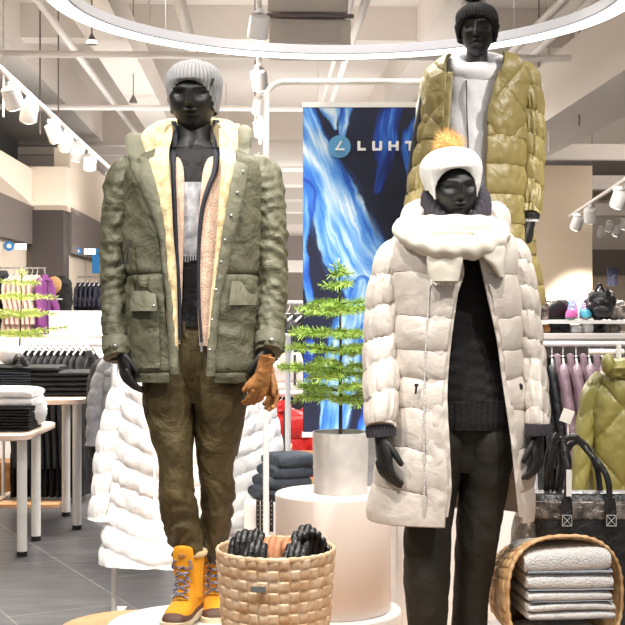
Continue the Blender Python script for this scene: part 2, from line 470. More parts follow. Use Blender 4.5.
def ring_tube(c, rx, ry, r, n=80, m=20, tilt=0., ribs=0, amp=0., zf=None, seed=0, a0=0., a1=2*pi, rf=None, cable=0., ridge=0.):
    c = V(c); mb = MB(); rows = []; full = abs(a1-a0-2*pi) < 1e-3; N = n if full else n+1
    for i in range(N):
        a = a0+(a1-a0)*i/n; d = V((sin(a), -cos(a), 0)); base = c+V((d.x*rx, d.y*ry, tilt*cos(a)+(zf(a) if zf else 0)))
        rr = rf(a) if rf else 1.
        row = []
        for j in range(m):
            b = 2*pi*j/m
            k = 1+(amp*cos(ribs*a) if ribs else 0)+.12*n3(sin(a)*3+seed, cos(a)*3, b*.7 if b < pi else (2*pi-b)*.7)
            if ridge: k += ridge*sin(b*11)
            if cable: k += cable*sin(a*26+b*2)
            row.append(base+d*(r[0]*rr*k*cos(b))+V((0, 0, r[1]*rr*k*sin(b))))
        rows.append(row)
    if full: rows.append(rows[0])
    mb.grid(rows, True, not full, not full)
    return mb
# ================================================================ MAN in the olive parka
def boot(root, heel, ang, s=1.):
    fw = V((sin(ang), -cos(ang), 0)); sd = V((cos(ang), sin(ang), 0)); h = V(heel)
    def W(f, x, z): return h+fw*(f*s)+sd*(x*s)+V((0, 0, z*s))
    prof = [(-.078, .012, .07), (-.07, .028, .10), (-.045, .037, .13), (0, .039, .15), (.04, .040, .142), (.075, .043, .118), (.11, .048, .094), (.15, .050, .078), (.185, .044, .066), (.205, .033, .052), (.217, .014, .035)]
    def foot(mb, z0, z1, gx, kf, nn=26):
        rows = []
        for i in range(40):
            t = -.078+.295*i/39; w, hh = table(prof, t); w += gx; row = []
            for j in range(nn):
                a = pi*j/(nn-1); x = -cos(a); x = math.copysign(abs(x)**.7, x)*w; z = z0+(min(hh, z1)-z0)*(sin(a)**.62)
                row.append(W(t*kf, x+.004*sin(t*9), z))
            for j in range(6): row.append(row[nn-1].lerp(row[0], (j+1)/7))
            rows.append(row)
        mb.grid(rows, True, True, True)
    up = MB(); foot(up, .03, .2, 0, 1)
    up.tube([W(.0-.03*k/10, 0, .08+.165*k/10) for k in range(11)], [(.044*s+.004*abs(k-6)/6, .056*s) for k in range(11)], 28, up=tuple(fw),
            disp=lambda L, a, p: .002*n3(a*2, L*30), cap=True)
    b = build('boot', up, m_boot, root, 'tan yellow nubuck lace-up boot')
    g = MB(); foot(g, .022, .062, .004, 1.02); build('rubber_rand', g, m_sole, b, 'brown rubber rand')
    so = MB(); rows = []
    for z, gr in ((0, .002), (.012, .008), (.03, .008), (.032, .0)):
        row = []
        for i in range(60):
            a = 2*pi*i/60; f = -.078+.295*(.5-.5*cos(a)); w = table(prof, f)[0]+gr
            lug = (.004 if (i//2) % 2 else 0) if z < .01 else 0
            row.append(W(f*1.04+.002, math.copysign(w, sin(a)) if abs(sin(a)) > .02 else 0, z+lug))
        rows.append(row)
    so.grid(rows, True, True, True); build('sole', so, m_solelight, b, 'cream lugged sole')
    tg = MB(); tg.tube([W(.066+.012*t, 0, .125+.155*t) for t in [k/8 for k in range(9)]], [(.020+.018*sin(k/8*pi*.75), .009) for k in range(9)], 18, up=tuple(fw), round_end=True)
    tgo = build('tongue', tg, m_boot, b)
    em = MB(); em.blob(W(.086, 0, .252), (.017*s, .004, .011*s), 18, 10); build('emblem', em, m_tan, tgo, 'brown oval emblem') if 0 else build('emblem', em, m_tan, b, 'brown oval emblem on the tongue')
    cl = MB(); cc = W(-.028, 0, .245); rows = []
    for i in range(33):
        a = 2*pi*i/32; q = cc+sd*(cos(a)*.046*s)+fw*(sin(a)*.056*s)
        d = (q-cc).normalized(); rows.append([q+d*(.011*cos(2*pi*j/8))+V((0, 0, .012*sin(2*pi*j/8))) for j in range(8)])
    cl.grid(rows, True); build('padded_collar', cl, m_sherpa, b, 'cream fleece boot collar')
    lc = MB()
    for k in range(6):
        t = k/5; f = .118-.055*t; z = .10+.115*t; f2 = .118-.055*(t+.17); z2 = .10+.115*(t+.17)
        for sg in (-1, 1):
            a = W(f, -.027*sg, z); bb = W(f2, .027*sg, z2); m_ = a.lerp(bb, .5)+fw*.012+V((0, 0, .006))
            lc.tube(dense([tuple(a), tuple(m_), tuple(bb)], 9), .0034, 6)
    for sg in (-1, 1):
        a = W(.062, 0, .225)
        lc.tube(dense([tuple(a), tuple(W(.085, .03*sg, .235)), tuple(W(.09, .038*sg, .205)), tuple(W(.075, .01*sg, .215))], 14), .0032, 6)
    build('laces', lc, m_lace, b, 'navy and white laces')
    ey = MB()
    for k in range(5):
        t = k/4
        for sg in (-1, 1): ey.blob(W(.113-.055*t, .030*sg, .10+.115*t), (.005, .005, .005), 8, 6)
    build('eyelets', ey, m_chrome, b)
    return b
MY = 4.2
man = thing('mannequin', 'black male mannequin in olive parka, grey beanie and yellow boots', 'mannequin', P(194, 616, MY))
b = MB()
head(b, P(193.5, 98, MY), .167, .222, .205, R(-3), R(2))
b.tube(dense([tuple(P(194, 118, 4.24)), tuple(P(194, 138, 4.235)), tuple(P(194, 152, 4.23))], 12), [(.058, .060), (.057, .058), (.057, .058), (.057, .058), (.058, .058), (.059, .06), (.062, .06), (.062, .062), (.07, .064), (.08, .068), (.10, .07), (.12, .075)], 32)
tubepx(b, [(194, 150, 4.23, 22, .065), (194, 165, 4.23, 52, .085), (194, 200, 4.22, 48, .10), (194, 260, 4.22, 40, .10), (193, 330, 4.22, 34, .08), (193, 385, 4.22, 36, .05)], 32, 40)
for sx, px in ((-1, 117), (1, 270)):
    tubepx(b, [(194+sx*52, 170, 4.22, 14, .05), (px, 235, 4.22, 12, .045), (px, 300, 4.2, 10, .035), (px+(1 if sx < 0 else -3), 362, 4.14, 8, .026)], 16, 40)
for ks in ([(170, 390, 4.22, 20, .08), (176, 470, 4.2, 13, .055), (187, 560, 4.22, 9, .035)], [(219, 390, 4.22, 20, .08), (216, 470, 4.24, 13, .055), (212, 560, 4.33, 8, .035)]):
    tubepx(b, ks, 16, 30)
hand(b, P(120, 349, 4.11), (.22, -.05, -1), (.5, -.85, 0), .165, .55, 1.05, palm=(.85, .5, 0), spread=.02)
hand(b, P(267, 348, 4.12), (-.1, -.05, -1), (-.6, -.8, 0), .165, .7, 1.05, palm=(-.8, .6, 0), spread=.02)
build('body', b, m_body, man)
kh = MB()
knit_hat(kh, P(194.5, 83, MY), .0855, .112, .066, oval(.98, -.002, .125, -.100, 2.2), 42, .0022, M=Matrix.Rotation(R(-6), 3, 'Z'), m=60)
hat = build('beanie', kh, m_beanie, man, 'light grey ribbed knit beanie', solid=.007)
lg = MB(); lg.box(P(212.3, 82, 4.117), (.008, .003, .026), M=Matrix.Rotation(R(14), 3, 'Y')); build('brand_tab', lg, m_black, hat, 'small black tab')

shirt_k = [(147, 172, 216, 4.225, .062, 0, 0), (156, 158, 230, 4.225, .085, 0, 0), (168, 146, 244, 4.225, .10, 0, 0), (190, 143, 246, 4.225, .118, 0, 0), (240, 147, 241, 4.225, .115, 0, 0), (290, 154, 234, 4.225, .105, 0, 0), (332, 156, 232, 4.225, .11, 0, 0)]
sh = MB(); shell(sh, shirt_k, 80, 90, lambda z, a, t, x: .006*n3(x*7, z*16, 3)+.004*n3(x*20+z*30, z*10, 1)*smooth(.5, 1, t), open_=False)
ts = build('t_shirt', sh, m_black, man)
ss = surf([k[:5]+(0, 0) for k in shirt_k])
build('shirt_print', ribS([(182, 181, 201, .008), (220, 181, 201, .008), (256, 181, 201, .008)], ss, bulge=.002, thick=.003, nz=.001), m_print, ts, 'pale grey photo print')
dr = MB()
for i in range(8): dr.box(V((X_(182.5+i*2.6, 4.1), ss(190, 258)-.006, Z_(257+random.random()*3, 4.1))), (.004, .004, .018+.01*random.random()))
build('print_drip', dr, m_print, ts)

pk = [(150, 160, 229, 4.24, .10, 161, 228), (154, 150, 238, 4.235, .12, 156, 232), (163, 135, 255, 4.235, .145, 158, 231), (180, 126, 262, 4.235, .16, 160, 233), (210, 126, 262, 4.235, .168, 162, 226), (260, 128, 260, 4.235, .168, 167, 217), (300, 128, 260, 4.235, .168, 171, 213), (340, 128, 259, 4.235, .172, 174, 210), (366, 129, 259, 4.235, .178, 176, 208), (380, 131, 257, 4.235, .176, 176, 208)]
E = .8; ps = surf(pk, E)
def pdisp(z, a, t, x):
    w = .012*n3(x*5, z*6+x*6, 4)+.007*(1-2*abs(n3(x*12+z*5, z*10, 2)))-.004
    s = abs(t-.545); w -= .010*math.exp(-(s/.012)**2); w += .006*math.exp(-((t-.60)/.03)**2)*sin(x*110+n3(x*30)*3)
    w -= .006*math.exp(-((t-.955)/.006)**2)
    w -= .0*t; return w
c = MB(); shell(c, pk, 170, 200, pdisp, E); parka = build('parka', c, m_parka, man, 'open olive cotton parka', solid=.010)
li = MB(); shell(li, [(k[0]+1.5 if i < 9 else k[0]-3, k[1]+4, k[2]-4, k[3], k[4]-.016, k[5]+0, k[6]-0) for i, k in enumerate(pk)], 60, 90, None, E)
build('sherpa_lining', li, m_sherpa, parka, 'cream sherpa lining')
for nm, ks, sd in (('left', [(130, 168, 3), ], 0),): pass
sl = MB(); tubepx(sl, [(140, 164, 4.235, 13, .055), (126, 180, 4.235, 19, .075), (119, 215, 4.235, 16.5, .075), (116, 260, 4.225, 14.5, .07), (115, 300, 4.20, 14, .064), (116, 335, 4.15, 13.5, .058), (117.5, 358, 4.12, 12.5, .052)], 48, 150,
    lambda L, a, p: .007*(.5-2*abs(n3(L*13+1.3*cos(a), sin(a)*.9, 5)))+.004*n3(L*26+sin(a)*1.5, cos(a)*1.2, 5)+.005*n3(L*50, cos(a)*2+2, sin(a)*2)+.010*math.exp(-((L-.36)/.13)**2)*n3(L*40+2*sin(a), cos(a), 8))
s1 = build('sleeve', sl, m_parka, parka)
sr = MB(); tubepx(sr, [(248, 162, 4.235, 13, .055), (262, 178, 4.235, 19, .075), (269, 215, 4.235, 16.5, .075), (271.5, 260, 4.225, 15.5, .07), (272, 300, 4.20, 15, .064), (270.5, 335, 4.15, 14.5, .058), (269, 352, 4.12, 13, .052)], 48, 150,
    lambda L, a, p: .007*(.5-2*abs(n3(L*13-1.3*cos(a), sin(a)*.9, 15)))+.004*n3(L*26-sin(a)*1.5, cos(a)*1.2, 15)+.005*n3(L*50, cos(a)*2+2, sin(a)*2+9)+.011*math.exp(-((L-.34)/.14)**2)*n3(L*36-2*sin(a), cos(a), 18))
s2 = build('sleeve', sr, m_parka, parka)
for s_, px, py, dx in ((s1, 117, 344, 1), (s2, 270, 338, -1)):
    t = MB(); t.tube([P(px, py-4, 4.145), P(px, py+4, 4.135), P(px+dx*.3, py+8, 4.13)], [(.049, .060), (.050, .061), (.047, .058)], 36); build('cuff_strap', t, m_parka_dark, s_)
    t = MB(); t.blob(P(px-dx*2, py+2, 4.07), (.007, .004, .007), 12, 8); build('snap_button', t, m_chrome, s_)
# lapels, storm flaps, hood, all lying on the parka
build('lapel', ribS([(133, 129, 143, -.02), (138, 125, 143, .0), (152, 127, 146, .025), (167, 131.5, 151, .03), (185, 139, 156, .03), (201, 146, 160, .028), (234, 158, 166, .024), (268, 162, 168, .02), (300, 166, 173, .018), (340, 168, 177, .016), (374, 170, 179, .014)], ps, bulge=.010, thick=.008, nz=.004, seed=2, rows=110), m_parka_dark, parka, 'paler olive turned-back lapel')
build('lapel', ribS([(125, 241, 247, -.03), (129, 238, 252, .0), (148, 237, 251, .02), (167, 234, 248.5, .03), (201, 228, 243, .03), (234, 222, 235, .028), (268, 217.5, 228, .022), (300, 212.5, 221, .02), (340, 208, 217, .018), (376, 206, 215, .015)], ps, bulge=.010, thick=.008, nz=.004, seed=5, rows=110), m_parka_dark, parka, 'paler olive lapel with snaps')
build('sherpa_facing', ribS([(121, 158, 171, -.06), (127, 148, 172, -.03), (136, 141, 172, .0), (150, 144, 169, .02), (167, 150, 169, .022), (201, 158, 171.5, .02), (234, 163.5, 173, .018), (268, 166.5, 176, .014), (301, 170, 177, .012), (350, 174, 178, .01)], ps, bulge=.012, thick=.010, nz=.008, seed=9, rows=110, cols=16), m_sherpa, parka, 'cream sherpa facing')
build('sherpa_facing', ribS([(124, 219, 240, -.02), (140, 219, 239, .01), (154, 220, 238, .022), (170, 221, 235, .022), (201, 218.5, 228.5, .022), (234, 216.5, 223.5, .018), (268, 213.5, 219, .014), (301, 210, 214, .012), (350, 207, 210, .01)], ps, bulge=.012, thick=.010, nz=.008, seed=12, rows=110, cols=16), m_sherpa, parka, 'cream sherpa facing')
hd = ring_tube(P(193, 141, 4.27), .150, .10, (.034, .046), 70, 20, tilt=-.03, a0=R(52), a1=R(312), seed=3, rf=lambda a: .75+.25*sin(a/2)**2)
hood = build('hood', hd, m_parka, parka, 'thrown-back olive hood')
hs = ring_tube(P(194, 134, 4.245), .112, .078, (.036, .048), 70, 18, tilt=-.02, a0=R(45), a1=R(320), seed=6, rf=lambda a: .85+.15*sin(a/2)**2)
build('hood_lining', hs, m_sherpa, hood, 'cream sherpa hood lining')
for kk, sd in (([(139, 124, 127, .002), (160, 127.5, 130.5, .03)], 1),):
    pass
# pockets
for kk in ([(300, 131, 158, .010), (330, 130.5, 159, .016), (368, 131, 160, .014)], [(296, 228, 257, .010), (330, 228, 257.5, .016), (368, 226, 256.5, .014)]):
    build('patch_pocket', ribS(kk, ps, bulge=.014, thick=.006, nz=.006, seed=kk[0][1], rows=50), m_parka, parka)
for kk, sn in (([(291, 132, 155, .020), (302, 130, 156.5, .038), (311, 129.5, 157, .044)], 143), ([(281, 232, 257, .020), (295, 230, 257.5, .038), (305, 229, 257.5, .044)], 244)):
    f = build('pocket_flap', ribS(kk, ps, bulge=.010, thick=.006, nz=.003, seed=kk[0][1], rows=24), m_parka_dark, parka)
t = MB(); t.blob(V((X_(155, 4.05), ps(155, 305)-.058, Z_(306, 4.05))), (.006, .004, .006), 12, 8); build('snap_button', t, m_chrome, parka)
build('chest_pocket', ribS([(197, 244, 262, .012), (201, 244, 262, .016), (205, 245, 262, .012)], ps, bulge=.004, thick=.004, rows=8), m_parka_dark, parka)
for i, (px, py) in enumerate([(243, 170), (238, 192), (232, 215), (226, 240), (222, 262), (217, 290), (213, 320), (211, 350)]):
    t = MB(); t.blob(V((X_(px-1, 4.03), ps(px, py)-.042, Z_(py, 4.03))), (.0055, .004, .0055), 12, 8); build('snap_button', t, m_chrome, parka)
for x0, dx in ((127.5, -1.5), (130, 1.2)):
    t = MB(); t.tube(dense([tuple(P(131+(x0-127)*.2, 240, 4.08)), tuple(P(x0-2, 250, 4.05)), tuple(P(x0-4+dx, 259, 4.05))], 8), .0022, 6)
    t.box(P(x0-4+dx, 261, 4.05), (.008, .008, .02)); build('drawcord', t, m_black, parka)
# fleece mid layer
mid = build('fleece_jacket', ribS([(138, 170, 173, -.06), (152, 169, 177, -.045), (167, 169, 183, -.03), (201, 170, 184, -.02), (250, 172, 183, -.02), (300, 173, 181.5, -.02), (344, 174, 180, -.02)], ps, bulge=.006, thick=.012, nz=.004, seed=21, rows=90), m_fleece, man, 'pale pink fleece mid layer')
build('front_panel', ribS([(138, 217, 220, -.06), (150, 213, 225, -.045), (167, 204, 226, -.03), (201, 200, 224, -.02), (240, 197.5, 220, -.015), (300, 197.5, 215, -.015), (346, 199.5, 211, -.015)], ps, bulge=.006, thick=.012, nz=.004, seed=25, rows=90), m_fleece, mid)
build('zipper_tape', ribS([(121, 169, 176, -.09), (132, 167.5, 177.5, -.05), (145, 168.5, 177, -.03), (165, 170.5, 175.5, -.015), (200, 172, 176.5, -.006), (250, 174.5, 178.5, -.008), (300, 177.5, 181, -.01), (340, 178.5, 181.5, -.012)], ps, bulge=.006, thick=.012, rows=80), m_navy, mid, 'dark navy zipper tape')
build('zipper_tape', ribS([(120, 213, 219, -.09), (132, 211.5, 220, -.05), (144, 212.5, 219.5, -.03), (168, 212.5, 218, -.015), (190, 205, 210, -.006), (212, 199.5, 204, -.006), (250, 197, 200.5, -.006), (300, 197.5, 200.5, -.006), (344, 200, 203, -.006)], ps, bulge=.006, thick=.012, rows=80), m_navy, mid, 'dark navy zipper tape')
t = MB(); t.box(V((X_(201.5, 4.06), ps(201, 344)+.0, Z_(347, 4.06))), (.007, .006, .03)); build('zipper_pull', t, m_chrome, mid)
# trousers
def tdisp(seed, b0):
    def d(L, a, p):
        f = smooth(b0, b0+.12, L)
        return .006*n3(p.x*9+seed, p.z*7, 1)+.005*n3(L*20+sin(a)*2+seed, cos(a), 2)+f*.013*(.5-2*abs(n3(L*19+1.4*sin(a+seed), cos(a)*.8+seed, 3)))+.005*abs(n3(a*1.5+seed, L*8))
    return d
t = MB()
tubepx(t, [(193, 318, 4.22, 37, .11), (193, 340, 4.22, 41, .12), (194, 362, 4.22, 46, .115), (194, 385, 4.22, 47, .09), (194, 402, 4.22, 40, .07)], 48, 60, lambda L, a, p: .006*n3(p.x*14, p.z*14, 3))
tubepx(t, [(177, 340, 4.22, 20, .10), (171, 365, 4.215, 24.5, .12), (168.5, 395, 4.21, 26.5, .12), (171.5, 425, 4.20, 22.5, .10), (175.5, 458, 4.18, 17.5, .085), (176.5, 490, 4.185, 16.5, .08), (181, 520, 4.20, 17.5, .076), (186.5, 543, 4.22, 15.5, .064), (187, 553, 4.228, 14, .056)], 44, 150, tdisp(3, .42))
tubepx(t, [(211, 340, 4.22, 20, .10), (217, 365, 4.22, 24.5, .12), (220, 395, 4.22, 26.5, .12), (218.5, 425, 4.23, 24, .10), (215.5, 465, 4.25, 18, .085), (217.5, 492, 4.27, 17, .08), (216, 520, 4.30, 14.5, .072), (212, 543, 4.32, 12, .066), (212, 552, 4.32, 11.5, .062)], 44, 150, tdisp(11, .42))
tr = build('trousers', t, m_trouser, man, 'brown olive cargo trousers')
t = MB()
tubepx(t, [(193, 317, 4.22, 38.5, .118), (193, 326, 4.22, 39.5, .12)], 48, 4); build('belt', t, m_black, tr)
def legsurf(px, py): return 4.105+.0006*abs(px-222)
kk = [(412, 225, 243, 4.16, 4.25), (436, 225, 241, 4.16, 4.24), (456, 221, 237, 4.17, 4.245)]
build('cargo_pocket', ribbon(MB(), kk, rows=40, bulge=.022, thick=.04, nz=.006), m_trouser, tr)
build('pocket_flap', ribbon(MB(), [(409, 224, 244, 4.145, 4.235), (421, 224, 243, 4.14, 4.23)], rows=14, bulge=.018, thick=.012, nz=.003), m_trouser, tr)
t = MB()
tubepx(t, [(184, 322, 4.098, 1.6, .004), (184, 331, 4.096, 1.6, .004)], 8, 4); build('belt_loop', t, m_trouser, tr)
boot(man, P(190, 617, 4.20)*1.0, R(-14), .87)
boot(man, P(213, 612, 4.37), R(6), .90).location.z += 0.0
# gloves hanging from his hand
def glove(label, m, w, dn, sd, L=.2, curl=.2, fat=1.45, nm='glove', group=None, spread=.06):
    g = MB(); hand(g, w, dn, sd, L, curl, fat, spread=spread, n=10)
    o = build(nm, g, m); tag(o, label, 'glove', group)
    d = V(dn).normalized(); w = V(w); k = L/.18
    c_ = MB(); c_.tube([w-d*(.075*k), w-d*(.05*k), w-d*(.02*k), w], [(.040*k, .026*k), (.037*k, .024*k), (.036*k, .024*k), (.036*k, .023*k)], 18, up=tuple(d.cross(V(sd))), cap=True)
    build('cuff', c_, m, o)
    return o
glove('tan leather glove hanging behind the other from the parka mannequin\'s hand', m_tan, P(268, 372, 4.10), (.22, .05, -1), (.6, -.8, 0), .135, .5, 1.25, group=None, spread=.03)
glove('nearer tan leather glove held by the parka mannequin', m_tan, P(263, 373, 4.04), (-.28, .05, -1), (-.8, -.5, 0), .135, .6, 1.35, spread=.03)

# ================================================================ WOMAN in the cream coat
WY = 4.0
wo = thing('mannequin', 'black female mannequin in long cream down coat and white pompom hat', 'mannequin', P(452, 706, WY))
b = MB(); head(b, P(455, 189, WY), .150, .208, .185, R(5), R(3), R(-4), fem=True)
tubepx(b, [(455, 205, 4.05, 15, .046), (455, 222, 4.05, 15, .046), (455, 236, 4.05, 20, .05), (454, 246, 4.05, 44, .075), (456, 290, 4.05, 40, .09), (462, 350, 4.05, 34, .085), (466, 410, 4.05, 38, .07), (466, 450, 4.05, 36, .05)], 28, 60)
for ks in ([(396, 255, 4.03, 10, .035), (382, 340, 4.03, 10, .035), (381, 436, 3.97, 8, .026)], [(508, 255, 4.03, 10, .035), (528, 340, 4.03, 9, .035), (537, 436, 3.97, 8, .026)]): tubepx(b, ks, 14, 30)
for ks in ([(432, 470, 4.05, 20, .08), (427, 600, 4.0, 14, .055), (432, 690, 4.03, 9, .035)], [(482, 470, 4.06, 20, .08), (470, 600, 4.08, 12, .055), (468, 690, 4.1, 9, .035)]): tubepx(b, ks, 14, 30)
hand(b, P(381, 436, 3.905), (.1, -.12, -1), (.55, -.85, 0), .178, .5, 1.08, palm=(.85, .4, 0), spread=.02)
hand(b, P(538, 433, 3.93), (-.02, -.1, -1), (-.5, -.85, 0), .172, .6, 1.08, palm=(-.85, .4, 0), spread=.02)
for px, Y in ((432, 4.0), (468, 4.08)):
    q = P(px, 0, Y); 
    b.tube([V((q.x, Y+.05, .26)), V((q.x, Y-.03, .27)), V((q.x, Y-.12, .245)), V((q.x, Y-.17, .235))], [(.03, .035), (.035, .035), (.04, .02), (.025, .012)], 14, up=(0, 0, 1), round_end=True)
build('body', b, m_body, wo)
kh = MB()
knit_hat(kh, P(451, 170.5, WY), .100, .112, .074, oval(.82, -.004, .095, -.094, 2.1, .035), 30, .0012, m=60, M=Matrix.Rotation(R(3), 3, 'Z') @ Matrix.Rotation(R(-4), 3, 'Y'))
h = build('bobble_hat', kh, m_whiteknit, wo, 'thick white knit hat', solid=-.008)
pm = MB(); pompom(pm, P(449, 146, 4.07), .042, 900, 3, .03); build('pompom', pm, m_furorange, h, 'ginger faux fur pompom')
build('snood', ring_tube(P(456, 204, 4.035), .085, .082, (.026, .046), 260, 18, tilt=-.055, ribs=34, amp=.2, seed=1, rf=lambda a: .25+.75*smooth(R(15), R(75), min(a, 2*pi-a))), m_charknit, wo, 'charcoal ribbed knit snood')

wk = [(226, 415, 492, 4.05, .10, 440, 468), (236, 400, 506, 4.05, .13, 448, 472), (250, 394, 512, 4.05, .155, 458, 476), (275, 393, 515, 4.05, .165, 462, 481), (305, 395, 517, 4.05, .168, 456, 489), (340, 396, 518, 4.05, .165, 451, 497), (378, 395, 520, 4.05, .160, 448, 502), (400, 393, 524, 4.05, .168, 447, 506), (440, 385, 529, 4.05, .178, 449, 512), (480, 377, 529, 4.05, .180, 451, 517), (507, 372, 528, 4.05, .18, 448, 521), (517, 373, 527, 4.05, .178, 447.5, 521)]
seams = [236, 276, 318, 350, 378, 408, 447, 486, 540]
def wdisp(z, a, t, x):
    py = 226+t*291; xf = .5*sin(a*2)
    py += 5*n3(x*4, 7.7)+2*n3(x*15, 3)
    b_ = 0
    for i in range(len(seams)-1):
        if seams[i] <= py < seams[i+1]:
            f = (py-seams[i])/(seams[i+1]-seams[i]); b_ = abs(sin(pi*f))**.5; sg = i; break
    else: f = 0; sg = 9
    w = n3(x*22+sg*3.3, z*5, a)*(1.15-b_*.5)
    return .010*(b_-.6)+.006*w+.004*n3(x*50, z*14, 5)*(1.2-b_)+.006*n3(x*6, z*6, 9)-.004*math.exp(-((py-378)/4)**2)
c = MB(); shell(c, wk, 230, 230, wdisp, .88); coat = build('down_coat', c, m_cream, wo, 'long cream quilted down coat', solid=.016)
wsf = surf(wk, .88)
build('front_placket', ribS([(258, 436, 463, .012), (300, 432, 457, .014), (340, 428, 451.5, .014), (378, 426, 448, .012), (400, 425, 447.5, .014), (450, 426, 450, .014), (490, 427, 451.5, .014), (517, 425, 448, .014)], wsf, bulge=.006, thick=.010, nz=.006, rows=130, seed=4), m_cream, coat)
build('front_placket', ribS([(258, 479, 486, .010), (300, 488, 496, .010), (340, 497, 504, .01), (378, 502, 509, .01), (440, 511, 518, .01), (490, 516, 522, .01), (517, 519, 524, .01)], wsf, bulge=.006, thick=.010, nz=.006, rows=130, seed=14), m_cream, coat)
for kk in ([(268, 430.5, 432, .022), (330, 426, 427.5, .024), (400, 423.5, 425, .022), (516, 423.5, 425, .022)],):
    build('zipper', ribS(kk, wsf, bulge=.002, thick=.004, rows=120, cols=4, nz=0), m_towel, coat)
t = MB(); t.tube([P(416.5, 386, 3.89), P(415.5, 394, 3.885)], .0035, 8); t.box(P(416.5, 385, 3.888), (.012, .006, .008)); build('pocket_zip', t, m_black, coat)
t = MB(); t.blob(P(520.5, 387, 3.93), (.008, .008, .012), 8, 6); build('pocket_zip', t, m_black, coat)
for py, px in ((447, 521), (470, 523), (508, 525)):
    t = MB(); t.blob(P(px, py, 3.95), (.005, .005, .005), 8, 6); build('snap_button', t, m_chrome, coat)
s = MB(); tubepx(s, [(408, 243, 4.05, 11, .055), (397, 256, 4.05, 18, .08), (387, 285, 4.05, 18, .082), (382.5, 320, 4.04, 18, .08), (382, 350, 4.03, 18.3, .078), (381.5, 390, 3.97, 17.3, .074), (381, 418, 3.925, 16.5, .066), (381, 428, 3.91, 15, .058)], 60, 200, puff(.105, .009, 3, .25, .8))
build('sleeve', s, m_cream, coat)
s = MB(); tubepx(s, [(502, 243, 4.05, 11, .055), (513, 257, 4.05, 16.5, .08), (522, 290, 4.05, 15, .082), (526.5, 325, 4.04, 14, .08), (530, 360, 4.03, 14.5, .078), (534.5, 395, 3.98, 13.5, .072), (537, 420, 3.945, 12.5, .064), (537.5, 429, 3.935, 11.5, .056)], 60, 200, puff(.085, .009, 8, -.25, .9))
build('sleeve', s, m_cream, coat)
build('hood', ring_tube(P(455, 222, 4.09), .135, .105, (.045, .062), 80, 20, tilt=-.02, a0=R(45), a1=R(315), seed=8, zf=lambda a: .02*n3(a*3, 2)), m_cream, coat, 'cream hood lying behind the scarf')
# sweater, cuffs
swk = [(228, 430, 486, 4.06, .07, 0, 0), (245, 405, 505, 4.06, .10, 0, 0), (290, 412, 506, 4.06, .118, 0, 0), (340, 416, 508, 4.06, .115, 0, 0), (390, 416, 513, 4.06, .128, 0, 0), (418, 416, 516, 4.06, .132, 0, 0), (427, 418, 514, 4.06, .128, 0, 0)]
def swd(z, a, t, x):
    q = (x-.45)*1.; u = x*52
    cable = .004*abs(sin(u*.5))*(.6+.4*sin(z*150+math.floor(u/pi)*2)) if t < .86 else .004*abs(sin(x*170))
    return cable+.006*n3(x*8, z*10)
c = MB(); shell(c, swk, 220, 260, swd, open_=False); sw = build('sweater', c, m_blackknit, wo, 'black cable knit sweater')
for px, py, r in ((381, 431, 14.5), (538, 430, 12)):
    t = MB(); t.tube([P(px, py-7, 3.92), P(px, py, 3.92), P(px+.5, py+6, 3.918)], [(r*.0032, .048), (r*.0033, .05), (r*.0031, .046)], 80, disp=lambda L, a, p: .002*sin(a*26)); build('knit_cuff', t, m_charknit, sw)
# trousers
t = MB()
tubepx(t, [(466, 405, 4.06, 44, .10), (466, 432, 4.06, 47, .108), (464, 455, 4.05, 48, .085), (462, 470, 4.05, 44, .07)], 44, 40)
tubepx(t, [(450, 412, 4.05, 24, .10), (443, 445, 4.05, 27, .115), (435, 480, 4.04, 25, .10), (428, 530, 4.02, 23.3, .092), (427, 580, 4.0, 21.8, .085), (427, 625, 4.0, 19.5, .075), (430, 690, 4.02, 14, .05)], 40, 130, tdisp(31, .7))
tubepx(t, [(482, 412, 4.06, 24, .10), (486, 445, 4.06, 27, .115), (483, 490, 4.06, 24, .10), (478, 530, 4.06, 20.5, .092), (472.5, 580, 4.07, 18.5, .08), (469, 625, 4.08, 16.5, .07), (467, 690, 4.1, 13, .05)], 40, 130, tdisp(41, .7))
build('trousers', t, m_trouser2, wo, 'very dark olive trousers')
# scarf
def zsc(a):
    return .010*n3(sin(a)*2, cos(a)*2, 4)
sc = build('scarf', ring_tube(P(453, 229.5, 4.035), .116, .125, (.038, .040), 220, 60, ribs=0, cable=.0, ridge=.03, zf=zsc, seed=2), m_creamknit, wo, 'chunky cream knit scarf wrapped twice')
def fold_tube(pts, r, n=24, N=140, cab=.07, seed=0):
    mb = MB(); d = dense(pts, N)
    def dd(L, a, p): return r[0]*(cab*sin(L*120+2*a)+.12*n3(L*18, a*.9 if a < pi else (2*pi-a)*.9, seed))
    mb.tube([P(*q[:3]) for q in d], [(r[0]*q[3], r[1]*q[3]) for q in d], n, dd, round_end=True); return mb
build('wrap', fold_tube([(409, 222, 4.02, .7), (404, 232, 3.93, .9), (425, 244, 3.865, 1), (452, 248, 3.845, 1.15), (480, 247, 3.86, 1.1), (498, 239, 3.91, .95), (500, 228, 4.02, .7)], (.038, .034), n=60, cab=.07), m_creamknit, sc)
build('wrap', ring_tube(P(453, 240, 4.03), .095, .11, (.045, .05), 80, 24, seed=44, ridge=.04), m_creamknit, sc)
build('scarf_tail', ribbon(MB(), [(238, 428, 462, 3.86, 3.83), (258, 427, 463, 3.845, 3.82), (270, 428, 461, 3.845, 3.825), (281, 430, 459, 3.85, 3.83)], rows=60, cols=60, bulge=.012, thick=.02, nz=.002, wav=.0), m_creamknit, sc)
